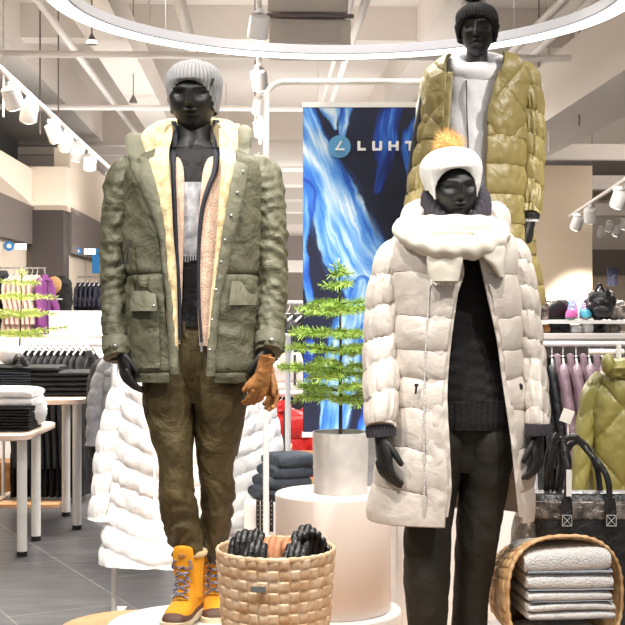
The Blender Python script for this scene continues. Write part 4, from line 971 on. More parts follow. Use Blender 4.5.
# ================================================================ POTTED FIR
def fir(mb_f, mb_t, base, top, whorls, seed=1, nd=.027, dens=1., spreadz=.22, nw=.0022):
    rnd = random.Random(seed); base = V(base); top = V(top)
    mb_t.tube([base, base.lerp(top, .5)+V((.004, 0, 0)), top], [.0075, .0055, .002], 10)
    def needles(a, b_, ln):
        d = (b_-a).normalized(); L = (b_-a).length; n_ = int(L/.0042*dens)
        s1 = d.orthogonal().normalized(); s2 = d.cross(s1)
        for i_ in range(n_):
            p = a+d*(L*i_/n_); an = rnd.uniform(0, 2*pi); q = (s1*cos(an)+s2*sin(an))
            e = p+(d*.65+q).normalized()*ln*rnd.uniform(.7, 1.1); w_ = d.cross(q).normalized()*nw
            o = len(mb_f.v); mb_f.v += [p-w_, p+w_, e+w_*.4, e-w_*.4]; mb_f.f.append((o, o+1, o+2, o+3))
    def twig(a, d, L, depth):
        n_ = 5; pts_ = [a]; dd = d.normalized()
        for i_ in range(n_):
            dd = (dd+V((0, 0, -.05 if depth == 0 else 0))+V((rnd.uniform(-.07, .07), rnd.uniform(-.07, .07), rnd.uniform(-.05, .05)))).normalized()
            pts_.append(pts_[-1]+dd*(L/n_))
        mb_t.tube(pts_, [.0028-.0004*i_ for i_ in range(n_+1)] if depth == 0 else .0012, 5)
        for i_ in range(n_): needles(pts_[i_], pts_[i_+1], nd)
        if depth < 1+(L > .12):
            for i_ in range(1, n_):
                for sg in (-1, 1):
                    side = dd.cross(V((0, 0, 1))).normalized()*sg
                    twig(pts_[i_], (dd*.75+side*.8+V((0, 0, rnd.uniform(-.1, .12)))), L*.42*(1-.12*i_)*rnd.uniform(.8, 1.1), depth+1)
    for t, L, n_ in whorls:
        p = base.lerp(top, t); a0 = rnd.uniform(0, 6)
        for k in range(n_):
            a = a0+2*pi*k/n_+rnd.uniform(-.3, .3)
            twig(p+V((0, 0, rnd.uniform(-.01, .01))), V((cos(a), sin(a), spreadz)), L*rnd.uniform(.8, 1.1), 0)
    for k in range(5):
        a = k*1.25; twig(top-V((0, 0, .04)), V((cos(a)*.5, sin(a)*.5, .9)), .06, 1)
    needles(base.lerp(top, .82), top+V((0, 0, .03)), nd)
PY = 4.8; pc = V((X_(340.5, PY), PY, Z_(492, PY)))
ft = thing('potted_fir', 'small green fir tree in a pale cement pot on the cream cylinder', 'potted tree', pc)
pt = MB().lathe(pc, [(.098, 0), (.102, .004), (.108, .225), (.108, .232), (.102, .232), (.100, .205)], 64); build('pot', pt, m_pot, ft)
build('soil', MB().lathe(pc, [(.1, .20), (.099, .212), (.05, .218), (.002, .22)], 32), m_soil, ft)
f1 = MB(); t1 = MB(); fir(f1, t1, pc+V((0, 0, .21)), P(339, 268, PY), [(.22, .21, 5), (.27, .22, 5), (.36, .26, 6), (.41, .22, 5), (.50, .25, 6), (.60, .24, 6), (.74, .20, 5), (.78, .17, 3), (.90, .07, 6), (.97, .06, 5)], 5, dens=1.25)
build('foliage', f1, m_needle, ft, 'bright green fir foliage', smooth=False); build('trunk', t1, m_bark, ft)
# ================================================================ BASKETS AND GLOVES
def weave(mb, pos, nrm, nu, nv, k=7, amp=.006):
    """pos(a, t) surface point, a round, t up; over-under splint weave"""
    rows = []; A = nu*k; Bv = nv*k
    for i_ in range(Bv+1):
        t = i_/Bv; row = []
        for j in range(A):
            a = j/A; cu = a*nu; cv = t*nv; fu = cu % 1; fv = cv % 1 if t < 1 else 1.
            par = (int(cu)+int(min(cv, nv-1e-6))) % 2
            edge = (sin(pi*fu) if par else sin(pi*min(fv, 1)))           # bulge of the strip on top
            other = min(1, 6*min(min(fv, 1), 1-min(fv, 1))) if par else min(1, 6*min(fu, 1-fu))
            d = amp*(edge**.5*.9)*other+(amp*.35 if par else 0)
            row.append(pos(2*pi*a, t)+nrm(2*pi*a, t)*d)
        rows.append(row)
    mb.grid(rows, True); return mb
BY = 3.8; bc = V((X_(276, BY), BY-.03, .32)); bh = Z_(546, BY)-.32
def br_(t): return .150+.026*t-.004*sin(pi*t)
bk = thing('woven_basket', 'round pale splint basket full of leather gloves in front', 'basket', bc)
k = MB(); weave(k, lambda a, t: bc+V((br_(t)*cos(a), br_(t)*sin(a), bh*t)), lambda a, t: V((cos(a), sin(a), 0)), 34, 14); build('woven_wall', k, m_splint, bk)
k = MB(); k.lathe(bc, [(.148, .002), (.146, .01), (.146, .014), (.168, bh-.005), (.160, bh*.5), (.142, .02), (.002, .02)], 48); build('inner_wall', k, m_splint, bk)
k = MB(); rr = []
for j in range(120):
    a = 2*pi*j/120; tw = .0012*sin(a*34); q = bc+V((br_(1)*cos(a), br_(1)*sin(a), bh)); d = V((cos(a), sin(a), 0))
    rr.append([q+d*((.005+tw)*cos(b_))+V((0, 0, (.009+tw)*sin(b_)-.004)) for b_ in [2*pi*i_/12 for i_ in range(12)]])
k.grid(rr+rr[:1], True); build('rim', k, m_splint, bk)
build('label_plate', MB().box(bc+V((-.045, -br_(.8)-.008, bh-.085)), (.042, .004, .016)), m_chrome, bk, 'small metal plate')
lb = ['black leather glove at the far left of the basket', 'black leather glove upright left of the rust gloves', 'black leather glove left front of the basket', 'rust orange leather glove in the middle of the basket', 'second rust leather glove, right of the first in the basket', 'black leather glove right of the rust gloves', 'tallest black leather glove in the basket', 'black leather glove leaning at the right of the basket', 'black leather glove at the far right edge of the basket', 'black leather glove lying at the front right of the basket']
gl = [(238, -.02, 527, -.12, 0), (250, .05, 526, .0, 0), (252, -.08, 537, -.05, 0), (267, -.03, 533, .0, 1), (281, -.0, 534, .05, 1), (295, -.05, 533, -.05, 0), (302, .05, 521, .05, 0), (312, -.02, 524, .1, 0), (318, .05, 533, .15, 0), (292, -.10, 541, -.05, 0)]
for (px, dy, tip, tl, org), l_ in zip(gl, lb):
    yy = bc.y+dy; tp = P(px, tip, yy); up_ = V((tl*.6, 0, 1)).normalized(); w_ = tp-up_*.185
    glove(l_, m_orange if org else m_leather, w_, up_, V((1 if tl < 0.1 else -1, -.4, 0)), .175, .30, 1.5, group='leather gloves in the basket', nm='glove', spread=.03)
# tipped basket with folded knits
TY = 3.9; tc_ = V((X_(565, TY), TY, .595)); ax = V((-.12, 1, 0)).normalized(); sx_ = V((1, .12, 0)).normalized()
tb = thing('woven_basket', 'honey coloured splint basket tipped on its side holding grey knits', 'basket', tc_-V((0, 0, .195)))
def se(a, rx, rz, p=2.6): return (math.copysign(abs(cos(a))**(2/p), cos(a))*rx, math.copysign(abs(sin(a))**(2/p), sin(a))*rz)
def tpos(a, t):
    k = 1-.24*t; x, z = se(a, .182*k, .186*k); return tc_+ax*(.36*t)+sx_*(x-.01*t)+V((0, 0, z-.045*t))
def tn(a, t): return (sx_*cos(a)+V((0, 0, sin(a)))).normalized()
k = MB(); weave(k, tpos, tn, 32, 12); build('woven_wall', k, m_wicker, tb)
k = MB(); k.grid([[tpos(2*pi*j/48, t)-tn(2*pi*j/48, t)*.006 for j in range(48)] for t in [i_/8 for i_ in range(9)]], True, False, True); build('inner_wall', k, m_wicker, tb)
k = MB(); rr = []
for j in range(160):
    a = 2*pi*j/160; q = tpos(a, 0); d = tn(a, 0); tw = .0014*sin(a*40)
    rr.append([q+d*((.006+tw)*cos(b_)+.001)+ax*((.010+tw)*sin(b_)) for b_ in [2*pi*i_/12 for i_ in range(12)]])
k.grid(rr+rr[:1], True); build('rim', k, m_wicker, tb)
ls = ['topmost light grey folded knit in the tipped basket', 'second light grey folded knit from the top in the tipped basket', 'middle light grey folded knit in the tipped basket', 'fourth light grey folded knit from the top in the tipped basket', 'bottom light grey folded knit in the tipped basket']
zt = [(Z_(577, 3.85), .078, .27), (Z_(594, 3.85), .054, .27), (Z_(605, 3.85), .036, .265), (Z_(623, 3.85), .056, .275), (.425, .052, .25)]
for q, (z_, h_, w_) in enumerate(zt):
    k = MB(); folded(k, V((X_(562, 3.95)+.004*(q % 2), 4.0, z_)), w_, .26, h_, 2 if q == 3 else 1, seed=q*7+3, rz=.05+.02*q, tilt=-.04 if q == 0 else 0)
    f = tag(build('folded_knit', k, m_towel), ls[q], 'folded knitwear', 'grey knits in the tipped basket')
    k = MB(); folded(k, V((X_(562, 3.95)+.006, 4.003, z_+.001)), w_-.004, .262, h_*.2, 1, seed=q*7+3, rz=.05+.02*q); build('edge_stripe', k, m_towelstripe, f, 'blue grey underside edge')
# ================================================================ HANDBAG
HYY = 4.32; hx = X_(583, HYY); hb = thing('handbag', 'black and crinkled silver leather tote bag with long looped handles', 'handbag', (hx, HYY, .40))
def bagrows(w0, w1, d0, d1, z0, z1, n_=24, puffy=.01, seed=0):
    rows = []
    for i_ in range(n_+1):
        t = i_/n_; w_ = w0+(w1-w0)*t; d_ = d0+(d1-d0)*t; row = []
        for j in range(64):
            a = 2*pi*j/64; x, y = se(a, w_/2, d_/2, 4.5); pf = puffy*sin(pi*t)**.6*(1+.8*n3(x*9+seed, t*4, y*9))
            row.append(V((hx+x*(1+pf*2), HYY+y*(1+pf*9), z0+(z1-z0)*t)))
        rows.append(row)
    return rows
build('body', MB().grid(bagrows(.33, .37, .17, .13, .40, .80), True, True, False), m_leather, hb)
build('silver_band', MB().grid(bagrows(.376, .378, .146, .13, .775, .835, 10, .004, 3), True, False, False), m_silverbag, hb, 'crinkled silver leather band', solid=.003)
build('top_edge', MB().grid(bagrows(.375, .37, .135, .09, .828, .858, 8, .004, 5), True, False, True), m_leather, hb)
for sg in (-1, 1):
    k = MB(); k.blob((hx+sg*.205, HYY-.01, .66), (.045, .085, .16), 20, 16, lambda d: .12*n3(d.x*3, d.y*3, d.z*5+sg)); build('side_wing', k, m_silverbag, hb, 'crinkled silver leather side')
for q, dy in enumerate((-.085, .06)):
    for sxx in (-.075, .075):
        k = MB(); k.tube([(hx+sxx*1.0-.0, HYY+dy*1.08, .755), (hx+sxx*.98, HYY+dy*1.0, .85)], [(.022, .005), (.018, .005)], 14, up=(0, 1, 0)); st = build('handle_strap', k, m_leather, hb)
        if q == 0:
            k = MB()
            for e in ((-.014, .76, .014, .79), (.014, .76, -.014, .79), (-.016, .757, .016, .757), (-.016, .793, .016, .793), (-.016, .757, -.016, .793), (.016, .757, .016, .793)):
                k.tube([(hx+sxx+e[0], HYY-.098, e[1]), (hx+sxx+e[2], HYY-.098, e[3])], .0011, 5)
            build('stitching', k, m_towel, st)
    ap = P(573+q*5, 437+q*4, HYY+dy*.5)
    k = MB(); k.tube(dense([(hx-.073, HYY+dy, .84), (hx-.068, HYY+dy*.9, .93), tuple(ap+V((-.03, 0, -.02))), tuple(ap+V((.005, 0, .0))), tuple(ap+V((.035, 0, -.03))), (hx+.06, HYY+dy*.9, .93), (hx+.074, HYY+dy, .84)], 60), [(.011, .008)]*60, 12); build('handle', k, m_leather, hb)
for q, (xa, xb, y_) in enumerate([(549, 562, 434), (553, 568, 438), (546, 558, 442)]):
    k = MB(); k.tube(dense([tuple(P(xa, 498, HYY+.02)), tuple(P(xa-1, 465, HYY-.02+.02*q)), tuple(P((xa+xb)/2, y_, HYY+.01*q)), tuple(P(xb+2, 462, HYY+.02)), tuple(P(xb-3, 498, HYY+.02))], 40), .006, 8); build('shoulder_strap', k, m_leather, hb)
k = MB(); k.box(P(569, 483, HYY-.10), (.018, .002, .09)); build('price_tag', k, m_white, hb, 'white price tag')
# ================================================================ CLOTHES ON RACKS
def hang_proto(cloth, L, w, d, pf=0., seed=1, collar=None, mat_h=None, sleeve=.8, open_=False, hood=False, chev=0., res=1., flare=.03, zip_=None, sl=1.):
    r_ = thing('jacket', 'x', 'jacket', (0, 0, 0)); O = V((0, 0, 0))
    k = MB(); k.tube(dense([(0, 0, -.075), (0, 0, -.045), (.018, 0, -.03), (.016, 0, -.004), (0, 0, .004), (-.014, 0, -.006)], 14), .0025, 6)
    k.tube(dense([(-w*.42, 0, -.14), (-.05, 0, -.078), (0, 0, -.07), (.05, 0, -.078), (w*.42, 0, -.14)], 12), [(.008, .006)]*12, 8, up=(0, 1, 0)); build('hanger', k, mat_h or m_whitemetal, r_, origin=O)
    rows = []; N = int(90*res); K = int(60*res)
    for i_ in range(N+1):
        t = i_/N; z = -.085-(L-.085)*t
        q = min(1, t/.13); rx = .055+(w/2-.055)*(q**.75)+flare*t; ry = min(.035, d/2)+(d/2-min(.035, d/2))*q+.1*d*sin(t*9+seed)*t
        row = []
        for j in range(K):
            a = 2*pi*j/K; x = math.copysign(abs(cos(a))**.8, cos(a)); y = math.copysign(abs(sin(a))**.9, sin(a))
            dsp = .012*n3(x*3+seed, z*5, y*2)+.006*n3(x*9, z*14+seed, y*6)
            if pf:
                s = -z/pf+chev*abs(x)*1.0; f = s % 1; b_ = abs(sin(pi*f))**.5; dsp += .016*(b_-.6)+.006*n3(x*12, f*2+int(s)*3+seed, y*5)
            else: dsp += .010*n3(x*7+seed, z*2.5, y*4)
            row.append(V((x*(rx+dsp), y*(ry+dsp*1.2), z)))
        rows.append(row)
    k = MB(); k.grid(rows, True, True, True); b_ = build('body', k, cloth, r_, origin=O)
    for sg in (-1, 1):
        k = MB(); Ls = L*sleeve
        pts_ = dense([(sg*w*.30, 0, -.12), (sg*(w*.46), -.0, -.165), (sg*(w*.53+flare*.2), -.02, -.30), (sg*(w*.55+flare*.5), -.035, -.5*Ls-.1), (sg*(w*.54+flare*.85), -.05, -Ls)], int(70*res))
        dd = puff(pf or .12, (.012 if pf else .007)*sl, seed*3+sg, .2, .7)
        k.tube(pts_, [(.045+.018*sin(pi*min(1, i_/len(pts_)+.15))**.5, sl*(.05+.012*sin(pi*i_/len(pts_)))) for i_ in range(len(pts_))], int(30*res), dd); build('sleeve', k, cloth, r_, origin=O)
    k = MB(); k.tube([(0, -.01, -.10), (0, -.006, -.07), (0, .0, -.045)], [(.075, .055*sl), (.068, .05*sl), (.06, .045*sl)], 22, lambda Lq, a, p: .004*sin(a*5+seed)); build('collar', k, collar or cloth, r_, origin=O)
    if hood: k = MB(); k.blob((0, .06*sl, -.12), (.11, .07*sl, .09), 20, 12, lambda dd_: .15*n3(dd_.x*3+seed, dd_.y*3, dd_.z*3)); build('hood', k, cloth, r_, origin=O)
    k = MB(); k.box((0, -ry-.012 if 0 else -d/2-.012, -L*.55), (.012, .006, L*.75)); build('zipper', k, zip_ or m_charknit, r_, origin=O)
    return r_
def rack_set(proto, spots_, labels, group, drop=.025):
    for ch in proto.children:
        if not ch.name.startswith('hanger'): ch.location.z -= drop
    for i_, ((loc, rz, sc), l_) in enumerate(zip(spots_, labels)):
        if i_ == 0: proto.location = loc; proto.rotation_euler.z = rz; proto.scale = (sc,)*3; proto['label'] = l_; proto['group'] = group; o = proto
        else:
            o = copy_tree(proto, loc, rz, l_, sc)
def rack(name, label, xa, xb, Y, z, m=None, posts=True, base=False, r=.012):
    r_ = thing(name, label, 'rack', ((xa+xb)/2, Y, 0)); m = m or m_whitemetal
    build('rail', MB().tube([(xa, Y, z), (xb, Y, z)], r, 10), m, r_)
    if posts:
        for x in (xa+.01, xb-.01): build('post', MB().tube([(x, Y, .0), (x, Y, z)], r*1.1, 10), m, r_)
        for x in (xa+.01, xb-.01): build('foot', MB().box((x, Y, .012), (.05, .5, .024)), m_beech if base else m, r_, smooth=False)
    return r_
# right: black and mauve jackets
RY = 6.5
rack('garment_rack', 'white rack rail with mauve jackets under the shoe shelf', X_(536, RY), X_(660, RY), RY, Z_(344, RY))
pm_ = hang_proto(m_mauve, .78, .46, .055, .14, 3, m_blackknit, hood=True, sl=.5)
sp_ = [(V((X_(px, RY), RY, Z_(343, RY))), R(80), 1) for i, px in enumerate((563, 576, 589, 602, 617))]
rack_set(pm_, sp_, ['mauve padded jacket with dark collar, %s from the left on the right rack' % ORD[i] for i in range(5)], 'mauve jackets on the right rack')
pb_ = hang_proto(m_darkcloth, .74, .42, .045, 0, 8, sl=.45)
rack_set(pb_, [(V((X_(543, RY), RY, Z_(343, RY))), R(80), 1), (V((X_(552, RY), RY, Z_(343, RY))), R(80), 1)], ['charcoal jacket at the far left end of the right rack', 'charcoal jacket between the end one and the mauve jackets'], 'charcoal jackets on the right rack')
# shoe shelf
su = thing('shelf_unit', 'white shelf unit with shoes and bags above the mauve jackets', 'shelf', (X_(590, 6.9), 6.9, 0))
xa, xb = X_(537, 6.7), X_(675, 6.7)
for nm, z_, th in (('top_board', Z_(322, 6.7), .018), ('lower_board', Z_(334.5, 6.7), .014), ('rail_board', Z_(341, 6.6), .02)): build(nm, MB().box(((xa+xb)/2, 6.9, z_), (xb-xa, .42, th)), m_white, su, smooth=False)
build('price_rail', MB().box(((xa+xb)/2, 6.68, Z_(336.5, 6.68)), (xb-xa, .01, .022)), m_duct, su, smooth=False)
for px in (537.5, 675): build('side_panel', MB().box((X_(px, 6.7), 6.9, Z_(322, 6.7)/2), (.02, .4, Z_(322, 6.7))), m_white, su, smooth=False)
build('back_panel', MB().box(((xa+xb)/2, 7.1, .65), (xb-xa, .02, 1.3)), m_duct, su, smooth=False)
def sneaker(px, top, up_m, so_m, ac_m, label, L=.26, rz=0., Y=6.85, hi=1., wd=.82):
    x = X_(px, Y); z0 = top; r_ = thing('sneaker', label, 'shoe', (x, Y, z0)); Mz = Matrix.Rotation(rz, 3, 'Z')
    prof = [(-.5, .018, .05), (-.45, .030, .075), (-.3, .036, .09), (-.1, .036, .075), (.1, .038, .055), (.3, .040, .042), (.44, .032, .035), (.5, .012, .02)]
    def shp(mb, g, h0, kk):
        rows = []
        for i_ in range(26):
            t = -.5+i_/25; w_, h_ = table(prof, t); row = []
            for j in range(16):
                a = 2*pi*j/16; row.append(V((x, Y, z0))+Mz @ V((cos(a)*(w_+g)*wd, -t*L, h0+max(0, sin(a))*h_*hi*kk+min(0, sin(a))*.012)))
            rows.append(row)
        mb.grid(rows, True, True, True)
    k = MB(); shp(k, 0, .024, 1); build('upper', k, up_m, r_)
    k = MB(); shp(k, .004, .014, .12); build('sole', k, so_m, r_)
    k = MB()
    for q in range(4): k.tube([V((x, Y, z0))+Mz @ V((-.02, -.01-.022*q, .098*hi-.012*q)), V((x, Y, z0))+Mz @ V((0, -.012-.022*q, .104*hi-.012*q)), V((x, Y, z0))+Mz @ V((.02, -.01-.022*q, .098*hi-.012*q))], .004, 5)
    build('laces', k, ac_m, r_)
zt_ = Z_(322, 6.7)+.009
sneaker(550, zt_, m_blackrubber, m_black, m_black, 'black sneaker, left one, on the shoe shelf', .24, R(-60))
sneaker(556, zt_, m_blackrubber, m_black, m_black, 'black sneaker lying right beside the other black one', .24, R(-50), 6.94)
sneaker(572, zt_, m_pink, m_greysole, m_teal, 'pink and aqua sneaker with grey sole, left of its pair', .26, R(-14), 6.82, 1.)
sneaker(585, zt_, m_teal, m_greysole, m_pink, 'aqua and pink sneaker partly behind its left twin', .26, R(-10), 6.9, .95)
r_ = thing('backpack', 'glossy black crumpled backpack on the shoe shelf', 'backpack', (X_(602, 6.8), 6.8, zt_))
k = MB(); k.blob((X_(602, 6.8), 6.82, zt_+.088), (.078, .07, .088), 36, 26, lambda d: .22*n3(d.x*3, d.y*3, d.z*4)+.1*n3(d.x*9, d.y*9, d.z*9)); build('body', k, m_leather, r_)
k = MB(); k.tube(dense([(X_(596, 6.75), 6.78, zt_+.15), (X_(600, 6.75), 6.76, zt_+.195), (X_(606, 6.75), 6.78, zt_+.15)], 14), .006, 8); build('handle', k, m_blackrubber, r_)
k = MB(); k.blob((X_(603, 6.75), 6.745, zt_+.05), (.05, .02, .035), 20, 12, lambda d: .1*n3(d.x*5, d.z*5)); build('front_pocket', k, m_leather, r_)
for q, (px, w_, h_, m__, l_) in enumerate([(616, .06, .11, m_silverbag, 'crumpled grey bag right of the black backpack'), (544, .028, .11, m_silverbag, 'slim grey metallic bottle at the left end of the shoe shelf')]):
    k = MB()
    if q: k.lathe((X_(px, 6.8), 6.8, zt_), [(.022, 0), (.025, .01), (.025, .08), (.012, .1), (.012, .125)], 20)
    else: k.blob((X_(px+2, 6.8), 6.83, zt_+.055), (.075, .06, .055), 26, 16, lambda d: .2*n3(d.x*4, d.y*4, d.z*4))
    tag(build('bottle' if q else 'pouch_bag', k, m__), l_, 'bottle' if q else 'bag')
zl = Z_(334.5, 6.7)+.007
for q, (px, m__, l_) in enumerate([(545, m_tan, 'tan folded purse'), (555, m_blackrubber, 'black folded purse'), (564, m_black, 'second black purse'), (575, m_white, 'round white pouch'), (587, m_white, 'white card box with a black dot'), (598, m_blackrubber, 'dark narrow pouch'), (611, m_silverbag, 'wide grey metallic pouch')]):
    k = MB(); folded(k, V((X_(px, 6.76), 6.78, zl)), (.052 if q < 6 else .10)*(1+.15*(q % 2)), .07, .044+.010*(q % 3), 1+(q % 2), seed=q+5, rz=.1*q); tag(build('purse', k, m__), l_+' in the slot under the shoe shelf top', 'purse')
k = MB(); 
# olive quilted jacket hanging at the right edge
JY = 5.5
rk = rack('garment_rack', 'thin white rack post holding the olive quilted jacket', X_(585, JY+.1), X_(625, JY), JY+.02, Z_(352, JY), posts=False)
build('post', MB().tube([(X_(624.5, JY-.1), JY-.0, 0), (X_(624.5, JY-.1), JY-.0, Z_(345, JY))], .011, 8), m_whitemetal, rk)
oj = thing('jacket', 'olive green diamond-quilted jacket hanging at the right picture edge', 'jacket', P(620, 352, JY))
jk = [(366, 607, 640, 5.5, .07, 0, 0), (376, 600, 648, 5.5, .09, 0, 0), (390, 592, 656, 5.5, .11, 0, 0), (420, 589, 659, 5.5, .115, 0, 0), (470, 590, 660, 5.5, .115, 0, 0), (500, 591, 661, 5.5, .11, 0, 0)]
def jd(z, a, t, x):
    u = x*3.6+z*3.0; v = x*3.6-z*3.0+.35; return .030*((qz(u)*qz(v))**.25-.6)+.005*n3(x*20, z*9)+.003*n3(x*40, z*30)
k = MB(); shell(k, jk, 120, 150, jd, open_=False, e=.85); build('body', k, m_olive2, oj)
k = MB(); tubepx(k, [(603, 376, 5.5, 7, .05), (594, 388, 5.5, 9.5, .06), (588, 410, 5.49, 9, .055), (583, 445, 5.47, 8.5, .05), (580, 480, 5.45, 8, .045), (579, 498, 5.45, 7, .04)], 36, 100, puff(.13, .010, 3, .5, .4)); build('sleeve', k, m_olive2, oj)
k = MB(); k.blob(P(621, 369, 5.42), (.075, .06, .045), 36, 20, lambda d: .22*n3(d.x*3+1, d.y*3, d.z*4)+.08*n3(d.x*8, d.y*8, d.z*8)); build('hood', k, m_olive2, oj)
k = MB(); k.blob(P(608, 364, 5.40), (.03, .035, .045), 20, 12, lambda d: .15*n3(d.x*3+4, d.y*3, d.z*4)); build('hood_edge', k, m_olive2, oj)
# price card
r_ = thing('price_sign', 'small blank white price card in front of the mauve jackets', 'sign', P(566, 500, 6.0))
build('card', MB().box(P(567, 416, 5.95), (.055, .003, .065), M=Matrix.Rotation(R(20), 3, 'Y')), m_white, r_, smooth=False); build('stem', MB().tube([P(568, 420, 5.96), P(568, 500, 5.96)], .004, 6), m_whitemetal, r_)
# far right back items
k = MB(); k.box(P(612, 277, 15), (.12, .05, .22)); tag(build('wall_poster', k, m_navycloth, smooth=False), 'small dark blue poster far behind the backpack', 'poster')
# ---- white puffer coats behind the parka
rack('garment_rack', 'white rack behind the parka mannequin holding white puffer coats', X_(112, 5.9), X_(290, 5.9), 5.9, 1.36)
wp = hang_proto(m_whitepuff, 1.0, .34, .24, .10, 5, chev=.9, sleeve=.80, res=1.6, flare=.13, zip_=m_whitepuff)
rack_set(wp, [(V((X_(166, 5.9), 5.76, 1.34)), R(-8), 1), (V((X_(203, 6.4), 6.42, 1.33)), R(6), .97), (V((X_(229, 6.1), 6.08, 1.28)), R(10), .84)], ['white quilted long puffer coat hanging left of the parka trousers', 'white quilted puffer coat hanging directly behind the parka trousers', 'white quilted puffer coat hanging right of the parka trousers'], 'white puffer coats behind the parka')
rj = hang_proto(m_red, .46, .40, .16, .12, 6); tag(rj, 'bright red jacket hanging between white coats and dark denim stack', 'jacket'); rj.location = V((X_(279, 6.6), 6.6, Z_(393, 6.6))); rj.rotation_euler.z = R(20)
rack('garment_rack', 'rack with red and dark jackets behind the banner edge', X_(262, 6.6), X_(330, 6.6), 6.6, Z_(393, 6.6))
dk = hang_proto(m_darkcloth, .95, .44, .05, .0, 12, sl=.45)
rack_set(dk, [(V((X_(px, 7.4), 7.4, 1.52)), R(60), 1) for px in (288, 297, 306)], ['dark jacket seen between parka sleeve and banner, %s from the left' % ORD[i] for i in range(3)], 'dark jackets behind the fir')
wc = hang_proto(m_cream, .28, .38, .14, .1, 14); tag(wc, 'pale cream jacket seen through the fir branches beside the parka cuff', 'jacket'); wc.location = V((X_(290, 6.95), 6.95, 1.28)); wc.rotation_euler.z = R(20)
rack('garment_rack', 'dark jacket rack seen past the left banner edge', X_(270, 7.4), X_(330, 7.4), 7.45, 1.52)
# denim stack on a white cube, crate, belts
DY = 5.9
cb = tag(build('display_cube', MB().box((X_(284, DY), DY, .30), (.36, .36, .60)), m_white, smooth=False, bevel=.004), 'white display cube under the dark folded denim', 'display cube')
dl = ['topmost slate denim folded on the white cube', 'second slate denim from the top on the white cube', 'third slate denim from the top on the white cube', 'bottom slate denim on the white cube']
for q in range(4):
    k = MB(); folded(k, V((X_(289-q*3.5, DY), DY-.05, .60+.050*(3-q))), .19+.01*q, .22, .064, 1, seed=50+q, rz=R(26)); tag(build('folded_jeans', k, m_jean), dl[q], 'folded jeans', 'denim stack on the cube')
cr = thing('wooden_crate', 'small pale wooden crate behind the denim stack', 'crate', (X_(306, 6.2), 6.2, .60))
for q in range(3): build('slat', MB().box((X_(306, 6.2), 6.08, .64+q*.065), (.16, .012, .052)), m_wood, cr, smooth=False)
for sx in (-.075, .075): build('side_panel', MB().box((X_(306, 6.2)+sx, 6.18, .705), (.012, .18, .21)), m_wood, cr, smooth=False)
tag(build('display_cube', MB().box((X_(308, 6.25), 6.25, .30), (.24, .30, .60)), m_white, smooth=False, bevel=.004), 'white display cube under the wooden crate', 'display cube')
for q, px in enumerate((258, 262.5, 267, 271.5)):
    bl = thing('belt', 'studded black belt hanging below the denim, %s from the left' % ORD[q], 'belt', P(px, 497, 5.68), 'belts hanging below the denim')
    build('strap', MB().box(P(px, 513, 5.67), (.017, .006, .15+.02*(q % 2))), m_leather, bl, smooth=False)
    k = MB()
    for s_ in range(6): k.blob(P(px, 501+s_*4.6, 5.665), (.003, .003, .003), 6, 5)
    build('studs', k, m_chrome, bl)['kind'] = 'stuff'
# ================================================================ LEFT SIDE
def rtable(name, label, xa, xb, ya, yb, top, legs):
    t_ = thing(name, label, 'table', ((xa+xb)/2, (ya+yb)/2, 0))
    build('tabletop', slab(MB(), rrect(xa, xb, ya, yb, .12), top-.035, top, .004), m_beech, t_)
    for x, y in legs:
        l_ = build('leg', MB().tube([(x, y, .03), (x, y, top-.035)], .030, 20), m_whitemetal, t_)
        build('foot_cap', MB().tube([(x, y, 0), (x, y, .03)], .031, 20), m_blackrubber, l_, 'black rubber foot')
rtable('display_table', 'lower pale display table with white legs at the left edge', X_(-70, 7.6), X_(57, 8.1), 7.25, 8.15, .75, [(X_(22, 7.5), 7.5), (X_(36, 8.0), 8.0), (X_(-60, 7.6), 7.5), (X_(-50, 7.6), 8.0)])
rtable('display_table', 'taller pale display table behind the lower one at left', X_(-60, 8.6), X_(98, 8.8), 8.22, 9.05, .885, [(X_(77, 8.4), 8.4), (X_(66, 8.93), 8.93), (X_(-50, 8.6), 8.4), (X_(-45, 8.6), 8.93)])
pl_ = ['black folded trousers on the lower table, '+s for s in ('bottom of the pile', 'second from the bottom', 'third from the bottom', 'top of the pile')]
for q in range(4):
    k = MB(); folded(k, V((X_(10, 7.6), 7.62, .75+.036*q)), .30, .36, .04, 2, seed=60+q); tag(build('folded_trousers', k, m_black), pl_[q], 'folded trousers', 'black trousers on the lower table')
k = MB(); folded(k, V((X_(10, 7.6), 7.66, .894)), .32, .38, .11, 2, seed=77); k.blob((X_(20, 7.6), 7.75, .86), (.13, .2, .12), 24, 16, lambda d: .2*n3(d.x*3, d.y*3, d.z*3)); tag(build('fleece_throw', k, m_whitepuff), 'white fluffy fleece lying over the black trousers pile', 'fleece')
k7 = 0
for px, w_, n_, dp in ((14, .34, 6, .4), (46, .26, 6, .36), (79, .24, 5, .34)):
    for q in range(n_):
        k = MB(); folded(k, V((X_(px, 8.7)+.006*(q % 2), 8.62, .885+.034*q)), w_, dp, .037, 1+(px == 14), seed=80+q+k7); k7 += 9
        tag(build('folded_jeans', k, m_jean if px == 14 and q < 5 else m_black), 'dark folded jeans, %s from the bottom, in the %s pile on the taller table' % (ORD[q], {14: 'left', 46: 'middle', 79: 'right'}[px]), 'folded jeans', 'jeans on the taller table')
k = MB(); k.blob((X_(12, 8.7), 8.65, 1.17), (.085, .07, .075), 24, 16, lambda d: .12*n3(d.x*4, d.y*4, d.z*4)); r_ = tag(build('fur_hat', k, m_whitepuff), 'round white fluffy hat on the left jeans pile', 'hat')
k = MB(); k.tube(dense([(X_(18, 8.6), 8.5, 1.12), (X_(24, 8.6), 8.45, 1.16), (X_(30, 8.6), 8.5, 1.10)], 20), [(.02, .03)]*20, 10); tag(build('belt', k, m_leather), 'black folded belt beside the white fluffy hat', 'belt')
